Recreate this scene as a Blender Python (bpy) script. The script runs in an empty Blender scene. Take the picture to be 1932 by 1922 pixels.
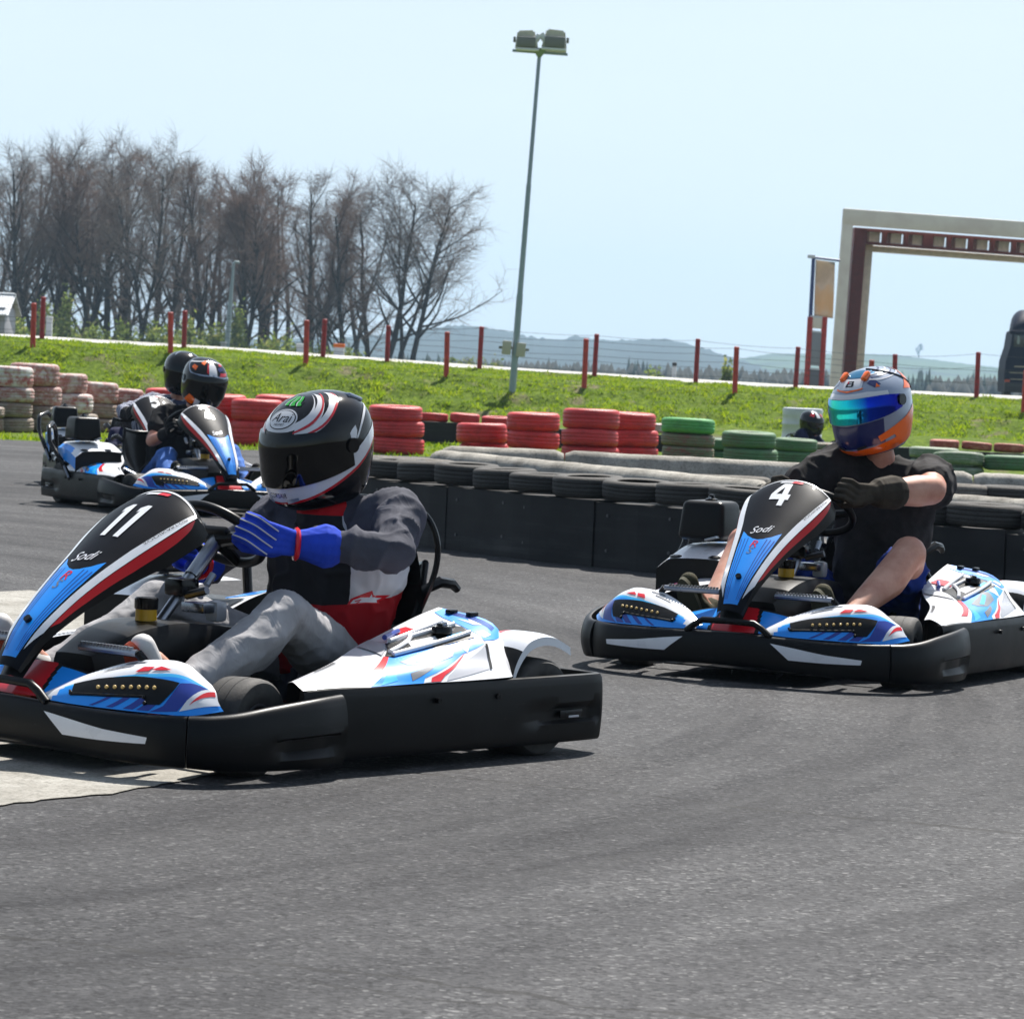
import bpy, bmesh, math, random
import numpy as np
from mathutils import Vector, Matrix, noise as mnoise
R = math.radians
PI = math.pi
random.seed(7)
rng = np.random.default_rng(7)
scene = bpy.context.scene
col = scene.collection

# ------------------------------------------------------------------ camera numbers (1932 px wide frame)
F, PITCH, CAMH, ROLL = 6500.0, R(2.542), 1.1384, R(2.537)
CP, SP, CR_, SR_ = math.cos(PITCH), math.sin(PITCH), math.cos(ROLL), math.sin(ROLL)

def at(u, v, Y=None, Z=None):
    """world point seen at frame position (u, v) at a known distance Y or height Z"""
    a0, b0 = u - 966, v - 961
    a, b = (a0 * CR_ + b0 * SR_) / F, (-a0 * SR_ + b0 * CR_) / F
    d = (a, CP - SP * b, -SP - CP * b)
    t = Y / d[1] if Y is not None else (Z - CAMH) / d[2]
    return Vector((d[0] * t, d[1] * t, CAMH + d[2] * t))

# ------------------------------------------------------------------ object helpers
def tag(o, label=None, cat=None, group=None, kind=None):
    if label: o['label'] = label
    if cat: o['category'] = cat
    if group: o['group'] = group
    if kind: o['kind'] = kind
    return o

def empty(name, label, cat, loc=(0, 0, 0), rz=0, group=None):
    o = bpy.data.objects.new(name, None)
    o.empty_display_size = 0.1
    o.location = loc
    o.rotation_euler = (0, 0, rz)
    col.objects.link(o)
    return tag(o, label, cat, group)

def link_mesh(name, me, parent=None, loc=None):
    o = bpy.data.objects.new(name, me)
    col.objects.link(o)
    if parent: o.parent = parent
    if loc: o.location = loc
    return o

def copy_tree(o, parent=None):
    c = o.copy()
    col.objects.link(c)
    if parent: c.parent = parent
    for ch in list(o.children):
        copy_tree(ch, c)
    return c

def find(o, name):
    for c in o.children_recursive:
        if c.name.split('.')[0] == name: return c

def cr(ps, t):
    """Catmull-Rom through a list of tuples, t in 0..1"""
    n = len(ps) - 1
    t = max(0.0, min(n - 1e-9, t * n))
    i = int(t); s = t - i
    b, c = ps[i], ps[i + 1]
    a = ps[i - 1] if i > 0 else tuple(2 * x - y for x, y in zip(b, c))
    d = ps[i + 2] if i + 2 <= n else tuple(2 * x - y for x, y in zip(c, b))
    s2, s3 = s * s, s * s * s
    return tuple(.5 * (2 * q + (r - p) * s + (2 * p - 5 * q + 4 * r - w) * s2 + (3 * q - p - 3 * r + w) * s3)
                 for p, q, r, w in zip(a, b, c, d))

class MB:
    def __init__(s):
        s.v, s.f, s.m = [], [], []
    def vert(s, p):
        s.v.append(tuple(p)); return len(s.v) - 1
    def face(s, idx, m=0):
        s.f.append(tuple(idx)); s.m.append(m)
    def quad(s, a, b, c, d, m=0):
        s.face([s.vert(p) for p in (a, b, c, d)], m)
    def grid(s, fn, nu, nv, m=0, closeu=False, closev=False):
        k = len(s.v)
        for i in range(nu + (0 if closeu else 1)):
            for j in range(nv + (0 if closev else 1)):
                s.v.append(tuple(fn(i / nu, j / nv)))
        W = nv + (0 if closev else 1); U = nu + (0 if closeu else 1)
        for i in range(nu):
            for j in range(nv):
                a = k + i * W + j; b = k + ((i + 1) % U) * W + j
                a2 = k + i * W + (j + 1) % W; b2 = k + ((i + 1) % U) * W + (j + 1) % W
                mm = m(i / nu + .5 / nu, j / nv + .5 / nv) if callable(m) else m
                s.face((a, b, b2, a2), mm)
    def box(s, c, size, m=0, rot=None, bev=0.0, seg=2):
        bm = bmesh.new()
        bmesh.ops.create_cube(bm, size=1)
        bmesh.ops.scale(bm, vec=size, verts=bm.verts)
        if bev > 0:
            bmesh.ops.bevel(bm, geom=bm.edges[:], offset=min(bev, min(size) * .49), segments=seg, affect='EDGES', profile=.6)
        if rot: bmesh.ops.rotate(bm, matrix=rot.to_3x3() if hasattr(rot, 'to_3x3') else rot, verts=bm.verts)
        bmesh.ops.translate(bm, vec=c, verts=bm.verts)
        s.add_bm(bm, m)
    def add_bm(s, bm, m=0):
        k = len(s.v)
        bm.verts.index_update()
        s.v += [tuple(v.co) for v in bm.verts]
        for f in bm.faces:
            s.f.append(tuple(k + v.index for v in f.verts)); s.m.append(m)
        bm.free()
    def tube(s, pts, r, m=0, n=8, cap=True, closed=False):
        pts = [Vector(p) for p in pts]
        N = len(pts)
        rs = r if isinstance(r, (list, tuple)) else [r] * N
        k = len(s.v)
        up = None
        for i, p in enumerate(pts):
            if closed: d = pts[(i + 1) % N] - pts[i - 1]
            else: d = pts[min(i + 1, N - 1)] - pts[max(i - 1, 0)]
            d.normalize()
            if up is None:
                up = d.orthogonal().normalized()
            else:
                up = (up - d * up.dot(d)).normalized()
            w = d.cross(up)
            for j in range(n):
                a = 2 * PI * j / n
                s.v.append(tuple(p + (up * math.cos(a) + w * math.sin(a)) * rs[i]))
        for i in range(N if closed else N - 1):
            i2 = (i + 1) % N
            for j in range(n):
                s.face((k + i * n + j, k + i * n + (j + 1) % n, k + i2 * n + (j + 1) % n, k + i2 * n + j), m)
        if cap and not closed:
            s.face([k + j for j in range(n)][::-1], m)
            s.face([k + (N - 1) * n + j for j in range(n)], m)
    def lathe(s, prof, axis='z', c=(0, 0, 0), n=32, m=0, mfn=None, loop=False):
        k = len(s.v); P = len(prof)
        for i in range(n):
            a = 2 * PI * i / n
            ca, sa = math.cos(a), math.sin(a)
            for r, h in prof:
                p = (r * ca, r * sa, h) if axis == 'z' else ((r * ca, h, r * sa) if axis == 'y' else (h, r * ca, r * sa))
                s.v.append((p[0] + c[0], p[1] + c[1], p[2] + c[2]))
        for i in range(n):
            i2 = (i + 1) % n
            for j in range(P if loop else P - 1):
                j2 = (j + 1) % P
                s.face((k + i * P + j, k + i2 * P + j, k + i2 * P + j2, k + i * P + j2), mfn(j) if mfn else m)
    def mirror(s):
        o = MB()
        o.v = [(x, -y, z) for x, y, z in s.v]
        o.f = [f[::-1] for f in s.f]; o.m = list(s.m)
        return o
    def move(s, mat):
        s.v = [tuple(mat @ Vector(p)) for p in s.v]; return s
    def mesh(s, name, mats, smooth=True, ang=38):
        me = bpy.data.meshes.new(name)
        me.from_pydata(s.v, [], s.f)
        for m in (mats if isinstance(mats, (list, tuple)) else [mats]): me.materials.append(m)
        me.polygons.foreach_set('material_index', s.m)
        if smooth:
            me.polygons.foreach_set('use_smooth', [True] * len(s.f))
            me.update()
            me.set_sharp_from_angle(angle=R(ang))
        me.update()
        return me
    def build(s, name, mats, parent=None, smooth=True, ang=38):
        return link_mesh(name, s.mesh(name, mats, smooth, ang), parent)

def np_mesh(name, V, Fq, mats, mi=None, smooth=False):
    me = bpy.data.meshes.new(name)
    V = np.asarray(V, np.float32); Fq = np.asarray(Fq, np.int32)
    me.vertices.add(len(V)); me.vertices.foreach_set('co', V.ravel())
    k = Fq.shape[1]
    me.loops.add(Fq.size); me.loops.foreach_set('vertex_index', Fq.ravel())
    me.polygons.add(len(Fq)); me.polygons.foreach_set('loop_start', np.arange(0, Fq.size, k, dtype=np.int32))
    me.polygons.foreach_set('loop_total', np.full(len(Fq), k, np.int32))
    for m in (mats if isinstance(mats, (list, tuple)) else [mats]): me.materials.append(m)
    if mi is not None: me.polygons.foreach_set('material_index', np.asarray(mi, np.int32))
    if smooth: me.polygons.foreach_set('use_smooth', np.ones(len(Fq), bool))
    me.update(calc_edges=True); me.validate()
    return me

def decal(mb, polys, fmap, off, m, cell=.05):
    """lay flat polygons (in surface coordinates u, v) on a curved surface, following its curve"""
    for poly in polys:
        bm = bmesh.new()
        bm.faces.new([bm.verts.new((p[0], p[1], 0)) for p in poly])
        bmesh.ops.triangulate(bm, faces=bm.faces[:])
        for ax in (0, 1):
            lo = min(p[ax] for p in poly); hi = max(p[ax] for p in poly)
            x = math.ceil(lo / cell) * cell
            while x < hi:
                no = (1, 0, 0) if ax == 0 else (0, 1, 0)
                bmesh.ops.bisect_plane(bm, geom=bm.verts[:] + bm.edges[:] + bm.faces[:], plane_co=(x if ax == 0 else 0, x if ax == 1 else 0, 0), plane_no=no)
                x += cell
        for v in bm.verts:
            p, n = fmap(v.co.x, v.co.y)
            v.co = p + n * off
        mb.add_bm(bm, m)

def surf(pt, sign=1, e=2e-3):
    def f(u, v):
        p = Vector(pt(u, v))
        a = Vector(pt(u + e, v)) - Vector(pt(u - e, v))
        b = Vector(pt(u, v + e)) - Vector(pt(u, v - e))
        return p, a.cross(b).normalized() * sign
    return f

_txt = {}
def text_polys(s, shear=0.0):
    """triangles of a short word in a unit-height box, from the built-in font"""
    if (s, shear) in _txt: return _txt[(s, shear)]
    cu = bpy.data.curves.new('word', 'FONT'); cu.body = s; cu.size = 1; cu.shear = shear; cu.resolution_u = 3
    o = bpy.data.objects.new('word', cu); col.objects.link(o)
    dg = bpy.context.evaluated_depsgraph_get()
    me = bpy.data.meshes.new_from_object(o.evaluated_get(dg))
    me.calc_loop_triangles()
    vs = [v.co.copy() for v in me.vertices]
    x0 = min(v.x for v in vs); x1 = max(v.x for v in vs); y0 = min(v.y for v in vs); y1 = max(v.y for v in vs)
    T = [[((vs[i].x - x0) / (x1 - x0), (vs[i].y - y0) / (y1 - y0)) for i in t.vertices] for t in me.loop_triangles]
    bpy.data.objects.remove(o); bpy.data.curves.remove(cu); bpy.data.meshes.remove(me)
    _txt[(s, shear)] = T
    return T

def place(polys, quad):
    """map unit-box polygons to a quad (bottom-left, bottom-right, top-right, top-left)"""
    a, b, c, d = quad
    return [[tuple((1 - x) * (1 - y) * a[k] + x * (1 - y) * b[k] + x * y * c[k] + (1 - x) * y * d[k] for k in (0, 1)) for x, y in p] for p in polys]

# ------------------------------------------------------------------ materials
def srgb(r, g, b):
    f = lambda c: (c / 255 / 12.92) if c <= 10 else ((c / 255 + .055) / 1.055) ** 2.4
    return (f(r), f(g), f(b), 1)

class Mat:
    def __init__(s, name, base=(.5, .5, .5, 1), rough=.5, metal=0, spec=.5, coat=0):
        s.m = bpy.data.materials.new(name); s.m.use_nodes = True
        s.nt = s.m.node_tree; s.b = s.nt.nodes['Principled BSDF']
        s.b.inputs['Base Color'].default_value = base if len(base) == 4 else (*base, 1)
        s.b.inputs['Roughness'].default_value = rough
        s.b.inputs['Metallic'].default_value = metal
        s.b.inputs['Specular IOR Level'].default_value = spec
        s.b.inputs['Coat Weight'].default_value = coat
        s.b.inputs['Coat Roughness'].default_value = .045
        s.base = s.b.inputs['Base Color'].default_value
        s._co = None
    def N(s, t, **k):
        n = s.nt.nodes.new(t)
        for a, v in k.items(): setattr(n, a, v)
        return n
    def L(s, a, b): s.nt.links.new(a, b)
    def co(s, kind='Object', scale=None, rot=None, rand=False):
        tc = s.N('ShaderNodeTexCoord'); out = tc.outputs[kind]
        if rand:
            oi = s.N('ShaderNodeObjectInfo'); ad = s.N('ShaderNodeVectorMath', operation='MULTIPLY_ADD')
            s.L(oi.outputs['Random'], ad.inputs[0]); ad.inputs[1].default_value = (37, 53, 71); s.L(out, ad.inputs[2]); out = ad.outputs[0]
        if scale or rot:
            mp = s.N('ShaderNodeMapping'); s.L(out, mp.inputs[0])
            if scale: mp.inputs['Scale'].default_value = scale
            if rot: mp.inputs['Rotation'].default_value = rot
            out = mp.outputs[0]
        return out
    def noise(s, scale, detail=3, rough=.55, co=None):
        n = s.N('ShaderNodeTexNoise'); n.inputs['Scale'].default_value = scale
        n.inputs['Detail'].default_value = detail; n.inputs['Roughness'].default_value = rough
        s.L(co if co is not None else s.co(), n.inputs['Vector']); return n.outputs['Fac']
    def ramp(s, fac, stops):
        n = s.N('ShaderNodeValToRGB'); s.L(fac, n.inputs[0])
        el = n.color_ramp.elements
        while len(el) < len(stops): el.new(.5)
        for e, (p, c) in zip(el, stops): e.position = p; e.color = c if len(c) == 4 else (*c, 1)
        return n.outputs[0]
    def mix(s, fac, a, b, mode='MIX'):
        n = s.N('ShaderNodeMix', data_type='RGBA', blend_type=mode)
        for sock, x in ((n.inputs[0], fac), (n.inputs[6], a), (n.inputs[7], b)):
            if hasattr(x, 'links') or hasattr(x, 'is_output'): s.L(x, sock)
            elif isinstance(x, (int, float)): sock.default_value = x
            else: sock.default_value = x if len(x) == 4 else (*x, 1)
        return n.outputs[2]
    def math(s, op, a, b=0.0, c=None):
        n = s.N('ShaderNodeMath', operation=op)
        for sock, x in zip(n.inputs, (a, b) if c is None else (a, b, c)):
            if hasattr(x, 'is_output'): s.L(x, sock)
            else: sock.default_value = x
        return n.outputs[0]
    def sep(s, v=None):
        n = s.N('ShaderNodeSeparateXYZ'); s.L(v if v is not None else s.co(), n.inputs[0]); return n.outputs
    def color(s, c): s.L(c, s.b.inputs['Base Color']); return s
    def rough(s, c): s.L(c, s.b.inputs['Roughness']); return s
    def bump(s, h, strength=.3, dist=.01):
        n = s.N('ShaderNodeBump'); n.inputs['Strength'].default_value = strength; n.inputs['Distance'].default_value = dist
        s.L(h, n.inputs['Height']); s.L(n.outputs[0], s.b.inputs['Normal']); return s

def simple(name, c, rough=.5, metal=0, spec=.5, coat=0, var=.0, vscale=8, bump=0, bscale=200, bdist=.002):
    m = Mat(name, c, rough, metal, spec, coat)
    if var:
        n = m.noise(vscale, 4)
        d = tuple(x * (1 - var) for x in c[:3]) + (1,); l = tuple(min(1, x * (1 + var)) for x in c[:3]) + (1,)
        m.color(m.ramp(n, [(.3, d), (.7, l)]))
        m.rough(m.math('MULTIPLY_ADD', n, .25, rough - .12))
    if bump: m.bump(m.noise(bscale, 3), bump, bdist)
    return m.m

plastic = simple('black_plastic', (.0042, .0042, .0047, 1), .34, spec=.20, var=.4, vscale=14, bump=.12, bscale=260)
def scuffed(name, c, rough, spec):
    m = Mat(name, c, rough, spec=spec)
    a = m.noise(7, 5, .7); b = m.noise(3, 4, .65, m.co('Object', scale=(2, 2, 22), rot=(0, .05, 0))); d = m.noise(46, 3, .7)
    k = m.math('MULTIPLY', m.ramp(b, [(.60, (0, 0, 0)), (.72, (1, 1, 1))]), m.ramp(d, [(.42, (0, 0, 0)), (.62, (1, 1, 1))]))
    cc = m.mix(m.ramp(a, [(.40, (0, 0, 0)), (.75, (.55, .55, .55))]), c, (.0085, .008, .0078))
    m.color(m.mix(m.math('MULTIPLY', k, .55), cc, (.026, .0255, .025)))
    m.rough(m.math('MULTIPLY_ADD', a, .35, rough - .16)).bump(m.noise(240, 2), .10, .002)
    return m.m
plastic = scuffed('black_plastic', (.0035, .0035, .004, 1), .36, .22)
plastic2 = simple('black_plastic_gloss', (.005, .005, .006, 1), .22, spec=.28, var=.3, vscale=20)
blue = simple('blue_livery', srgb(0, 145, 245), .34, coat=.25, var=.06, vscale=9)
lblue = simple('light_blue_livery', srgb(60, 185, 245), .28, coat=.35)
dblue = simple('dark_blue_livery', srgb(18, 52, 150), .28, coat=.35)
white = simple('white_livery', (.76, .77, .80, 1), .3, coat=.45, var=.05, vscale=10)
for _m in (blue, white, lblue): _m.node_tree.nodes['Principled BSDF'].inputs['Coat Roughness'].default_value = .085
red = simple('red_livery', srgb(214, 16, 34), .3, coat=.3)
grey = simple('grey_livery', (.17, .175, .19, 1), .35, coat=.2)
silver = simple('silver_livery', (.5, .51, .54, 1), .32, metal=.3)
blackl = simple('black_livery', (.0055, .0063, .0095, 1), .45, coat=.10, spec=.05, var=.25, vscale=6)
metal = simple('bare_steel', (.30, .32, .36, 1), .3, metal=1, var=.15)
dmetal = simple('dark_steel', (.12, .12, .13, 1), .35, metal=.8)
rubber = Mat('kart_tyre_rubber', (.02, .02, .02, 1), .72)
_n = rubber.noise(30, 4); rubber.color(rubber.ramp(_n, [(.3, (.02, .019, .018)), (.75, (.055, .05, .045))])).bump(rubber.noise(220, 2), .3, .003); rubber = rubber.m
led = simple('led_lens', srgb(225, 190, 120), .2)
amber = simple('yellow_fluid', srgb(205, 160, 30), .25)

MATS = [blackl, blue, lblue, dblue, white, red, grey, silver, plastic, plastic2, metal, led]
K_, B_, LB_, DB_, W_, R_, G_, S_, P_, P2_, ME_, LED_ = range(12)

# ------------------------------------------------------------------ the kart (front +x, driver's left +y, ground z = 0)
def band(mb, path, zt, zb, bulge=.012, th=.028, n=44, m=P_, caps=True, dent=None, bslope=0.0):
    """moulded plastic rail: a loft of a thick upright section with a rolled top lip"""
    prof = [(-th, .06), (-.02, 0), (-.003, 0), (0, .04)] + [(0, h) for h in (.16, .28, .33, .37, .45, .5, .6, .72, .84)] + [(0, .93), (-.005, .985), (-.013, 1.0), (-.02, .99), (-th, .93)]
    def outer(t, h):
        p = cr(path, t); q = cr(path, min(1, t + 1e-3)); r = cr(path, max(0, t - 1e-3))
        d = Vector((q[0] - r[0], q[1] - r[1], 0)).normalized()
        nrm = Vector((d.y, -d.x, 0))
        z1 = cr([(z,) for z in zt], t)[0]; z0 = cr([(z,) for z in zb], t)[0]
        o = bulge * math.sin(PI * min(1, max(0, h))) ** .8 + bslope * (h - .5)
        for dn in dent or ():
            if dn[0] < t < dn[1] and dn[2] < h < dn[3]: o -= dn[4] * min(1, (t - dn[0]) / dn[5], (dn[1] - t) / dn[5])
        return Vector((p[0], p[1], z0 + (z1 - z0) * h)), nrm, o
    k = len(mb.v); P = len(prof)
    for i in range(n + 1):
        t = i / n
        for o, h in prof:
            p, nn, b = outer(t, h)
            mb.v.append(tuple(p + nn * (o + b)))
    for i in range(n):
        for j in range(P):
            j2 = (j + 1) % P
            mb.face((k + i * P + j, k + i * P + j2, k + (i + 1) * P + j2, k + (i + 1) * P + j), m)
    if caps:
        mb.face([k + j for j in range(P)], m); mb.face([k + n * P + j for j in range(P)][::-1], m)
    return lambda t, h: (lambda q: (q[0] + q[1] * q[2], q[1]))(outer(t, h))

# nose fairing surface
CC = [(.905, 0, .262), (.84, 0, .358), (.76, 0, .436), (.68, 0, .503), (.60, 0, .562), (.52, 0, .618), (.44, 0, .670), (.385, 0, .702), (.338, 0, .724)]
HW = [(.048,), (.066,), (.082,), (.100,), (.121,), (.144,), (.160,), (.164,), (.161,)]
SG = [(.012,), (.016,), (.02,), (.026,), (.032,), (.04,), (.05,), (.058,), (.066,)]
def fpt(s, v):
    w = 2 * v - 1
    c = cr(CC, s); h = cr(HW, s)[0]; g = cr(SG, s)[0]
    k = min(1, max(0, (s - .5) / .5)); gg = g * abs(w) ** 2.2
    return (c[0] - (.6 * (1 - k) - .4 * k) * gg, w * h, c[2] - (.8 * (1 - k) + k) * gg)

def digit(ch):
    if ch == '1': return [[(.30, 0), (.72, 0), (.72, 1), (.44, 1), (.14, .86), (.14, .70), (.30, .76)]]
    if ch == '4': return [[(.55, 0), (.84, 0), (.84, 1), (.55, 1)], [(0, .2), (.55, .2), (.55, .4), (0, .4)], [(.84, .2), (1, .2), (1, .4), (.84, .4)], [(0, .4), (.26, .4), (.55, .78), (.55, 1), (.42, 1)]]
    if ch == '2': return stroke([(.14, .68), (.22, .83), (.48, .90), (.76, .83), (.82, .66), (.66, .46), (.20, .11), (1.0, .11)], .125)
    return stroke([(.92, .89), (.24, .89), (.19, .52), (.48, .60), (.78, .50), (.85, .30), (.72, .13), (.42, .09), (.08, .17)], .115)

def stroke(P, w):
    """a bold line of even width as mitred quads"""
    L, Rr = [], []
    for i, p in enumerate(P):
        a = Vector(P[max(0, i - 1)]); b = Vector(P[min(len(P) - 1, i + 1)]); q = Vector(p)
        d1 = (q - a).normalized() if i else (b - q).normalized(); d2 = (b - q).normalized() if i < len(P) - 1 else d1
        n = Vector((-(d1.y + d2.y), d1.x + d2.x)); n.normalize(); k = max(.55, n.dot(Vector((-d1.y, d1.x))))
        n *= w / k
        L.append(tuple(q + n)); Rr.append(tuple(q - n))
    return [[Rr[i], Rr[i + 1], L[i + 1], L[i]] for i in range(len(P) - 1)]

def number_mesh(num, s0, s1, v0, v1, slant):
    mb = MB(); f = surf(fpt, FS)
    n = len(num); w = (v1 - v0) / n
    for i, ch in enumerate(num):
        a = v0 + i * w; b = a + w * (.92 if n > 1 else 1)
        # surface v grows to the driver's left, which is the viewer's right
        polys = place(digit(ch), ((s0, a), (s0, b), (s1, b + slant), (s1, a + slant)))
        decal(mb, polys, f, .0026, 0, .04)
    return mb.mesh('race_number', white)
_p, _n = surf(fpt)(.5, .5); FS = 1 if _n.z > 0 else -1

def make_fairing(parent):
    mb = MB(); f = surf(fpt, FS)
    mb.grid(fpt, 48, 28, K_)
    # livery: blue lower field, white and red edge stripes, mirrored
    blue_p = [(.03, .24), (.10, .20), (.22, .17), (.34, .155), (.46, .17), (.42, .28), (.397, .40), (.39, .5), (.397, .6), (.42, .72), (.46, .83), (.34, .845), (.22, .83), (.10, .80), (.03, .76)]
    half = [[blue_p[i] for i in range(0, 8)] + [(.03, .5)], [(.03, .5)] + [blue_p[i] for i in range(7, 15)]]
    decal(mb, half, f, .0012, B_, .04)
    for sg in (1, -1):
        fl = lambda P: [(s, v if sg > 0 else 1 - v) for s, v in P]
        decal(mb, [fl([(.06, .83), (.20, .865), (.38, .885), (.38, .995), (.2, .995), (.13, .99)]), fl([(.38, .885), (.55, .90), (.80, .945), (.985, .968), (.985, .997), (.8, .995), (.55, .995), (.38, .995)])], f, .0012, W_, .04)
        for q in range(3):
            y0 = .60 + q * .05
            decal(mb, [fl([(.05, y0 + .05), (.05, y0 + .062), (.40, y0 + .085 + q * .015), (.40, y0 + .07 + q * .015)])], f, .002, DB_, .05)
    decal(mb, [[(.978, .02 + i * .12), (.978, .14 + i * .12), (.995, .14 + i * .12), (.995, .02 + i * .12)] for i in range(8)], f, .0014, W_, .04)
    # small crest at the top, maker's script, class letters
    decal(mb, place([[(0, 0), (1, 0), (1.0, 1), (0, 1)]], ((.93, .36), (.93, .52), (.955, .53), (.955, .37))), f, .0022, W_, .03)
    decal(mb, [[(.925, .50), (.925, .63), (.96, .64), (.96, .53)]], f, .0024, R_, .03)
    decal(mb, place(text_polys('Sodi', .35), ((.432, .31), (.452, .66), (.502, .66), (.482, .31))), f, .0022, W_, .04)
    decal(mb, place(text_polys('S', .2), ((.295, .41), (.295, .53), (.335, .53), (.335, .41))), f, .0024, G_, .04)
    decal(mb, place(text_polys('R', .2), ((.337, .42), (.337, .56), (.382, .56), (.382, .42))), f, .0024, R_, .04)
    decal(mb, place(text_polys('SODIKART.COM', .1), ((.60, .915), (.86, .962), (.86, .982), (.60, .94))), f, .0024, K_, .04)
    # side skirts (red band, then black) and the rear lip, turned back from the edge
    for sg in (1, 0):
        def sk(s, q, sg=sg):
            p = Vector(fpt(s, sg)); w = .012 + .062 * min(1, s * 1.6) * (1 if s < .85 else (1 - (s - .85) * 2.0))
            return p + Vector((-.62, (.10 if sg else -.10), -.72)).normalized() * w * q
        mb.grid(sk, 48, 8, P_)
        g = surf(sk); g2 = surf(sk, -1)
        gg = g if g(.5, .3)[1].y * (1 if sg else -1) > 0 else g2
        decal(mb, [[(.155, .02), (.19, .42), (.30, .52), (.5, .50), (.7, .40), (.84, .24), (.93, .04), (.93, .01), (.5, .0), (.17, .0)]], gg, .0012, R_, .04)
    def lip(s, q):
        p = Vector(fpt(1, s)); return p + Vector((-.035 * q, 0, -.006 * q - .03 * q * q))
    mb.grid(lip, 28, 4, P_)
    # black inner shell
    mb.grid(lambda s, v: Vector(fpt(s, .04 + .92 * v)) + Vector((-.02, 0, -.028)), 24, 14, P_)
    for s, v in ((.155, .5),):
        p, nn = f(s, v); mb.tube([p, p + nn * .012], .011, P2_, 10)
    return mb.build('nose_fairing', MATS, parent, ang=50)

# side pod surface (left side)
NET = [[(.42, .635, .232), (.42, .61, .245), (.41, .585, .25), (.40, .56, .245)],
       [(.2, .665, .234), (.2, .625, .258), (.19, .565, .279), (.18, .50, .28)],
       [(0, .68, .237), (0, .64, .274), (0, .54, .298), (-.02, .40, .305)],
       [(-.2, .69, .238), (-.2, .64, .28), (-.2, .55, .325), (-.2, .33, .33)],
       [(-.36, .69, .24), (-.37, .635, .285), (-.38, .55, .35), (-.36, .33, .38)],
       [(-.41, .66, .24), (-.44, .61, .29), (-.50, .50, .372), (-.46, .33, .405)]]
def podpt(u, v): return cr([cr(r, v) for r in NET], u)
_p, _n = surf(podpt)(.4, .5); PS = 1 if _n.z > 0 else -1

def make_pod(left):
    mb = MB(); f = surf(podpt, PS)
    mb.grid(podpt, 44, 24, W_)
    # rear wall, inner wall
    mb.grid(lambda u, v: (lambda p: (p[0] + .03 * v, p[1], p[2] * (1 - v) + .12 * v))(podpt(1, u)), 16, 4, S_)
    mb.grid(lambda u, v: (lambda p: (p[0], p[1] - .01 * v, p[2] * (1 - v) + .10 * v))(podpt(u, 1)), 20, 3, P_)
    D = lambda polys, off, m: decal(mb, polys, f, off, m, .06)
    D([[(.21, .0), (.362, .569), (.394, .65), (.475, .70), (.756, .644), (.775, .544), (.644, .462), (.425, .106), (.41, 0)]], .0010, B_)
    D([[(.20, .30), (.394, .66), (.41, .64), (.235, .24)]], .0018, R_)
    D([[(.40, .494), (.606, .638), (.638, .588), (.60, .45), (.469, .35), (.406, .412)]], .0018, G_)
    D([[(.444, .444), (.575, .60), (.581, .556), (.462, .40)]], .0026, LB_)
    D([[(.381, .231), (.506, .369), (.475, .275), (.372, .06)]], .0018, G_)
    D([[(.25, .02), (.30, .30), (.33, .36), (.32, .10)]], .0018, LB_)
    D([[(.70, .644), (.725, .631), (.669, .469), (.655, .60)]], .0018, W_)
    D([[(.45, .10), (.656, .469), (.506, .131), (.475, .01), (.438, .01)]], .0022, R_)
    D([[(.412, .0), (.419, .05), (.45, .119), (.438, .01)]], .0022, W_)
    D([[(.769, .525), (.712, .181), (.50, .02), (.52, .12), (.588, .30)]], .0015, S_)
    D([[(.785, .575), (.80, .74), (.86, .90), (.91, .97), (.995, .97), (.998, .58), (.95, .53), (.86, .545)]], .0015, B_)
    D([[(.80, .60), (.81, .68), (.85, .665), (.865, .60)], [(.865, .74), (.885, .84), (.90, .78), (.925, .80), (.905, .70)]], .0024, W_)
    for k in range(3):
        D([[(.93 + k * .018, .90), (.94 + k * .018, .90), (.92 + k * .022, .62), (.91 + k * .022, .62)]], .0026, DB_)
    # seams
    D([[(.775, .54), (.785, .53), (.725, .17), (.715, .18)]], .0030, P_)
    D([[(.40, .64), (.41, .62), (.76, .63), (.76, .65), (.475, .70)]], .0030, P_)
    for k in range(9):
        D([[(.11 + k * .012, .86 + k * .004), (.118 + k * .012, .86 + k * .004), (.118 + k * .012, .93 + k * .004), (.11 + k * .012, .93 + k * .004)]], .0025, K_)
    if left:
        D([[(.412, .60), (.40, .66), (.512, .87), (.60, .83), (.775, .862), (.80, .769), (.756, .66), (.512, .62)]], .0034, P_)
        D([[(.431, .99), (.394, .68), (.506, .86), (.531, .99)]], .0040, S_)
        D([[(.606, .844), (.644, .975), (.70, .95), (.681, .862)]], .0042, R_)
        D([[(.52, .70), (.63, .70), (.66, .76), (.56, .79)]], .0042, W_)
        D([[(.66, .66), (.74, .67), (.75, .72), (.68, .72)]], .0044, LB_)
        for a, b in (((.42, .62), (.76, .68)), ((.43, .68), (.60, .82)), ((.53, .86), (.79, .86)), ((.60, .83), (.79, .80))):
            pts = [f(a[0] + (b[0] - a[0]) * i / 6, a[1] + (b[1] - a[1]) * i / 6) for i in range(7)]
            mb.tube([p + n * .008 for p, n in pts], .007, W_, 8)
        p, n = f(.585, .92); mb.tube([p + n * .012 + Vector((.05, .03, -.003)), p + n * .012 + Vector((-.05, -.01, .008))], .008, DB_, 8)
        for uv in ((.955, .9), (.985, .80)):
            p, n = f(*uv); mb.box(p + n * .006, (.035, .02, .012), P2_, bev=.003)
    else:
        D([[(.45, .66), (.46, .97), (.80, .97), (.78, .64)]], .0034, P_)
        D([[(.55, .70), (.55, .95), (.72, .95), (.70, .72)]], .0044, S_)
    return mb if left else mb.mirror()

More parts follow.
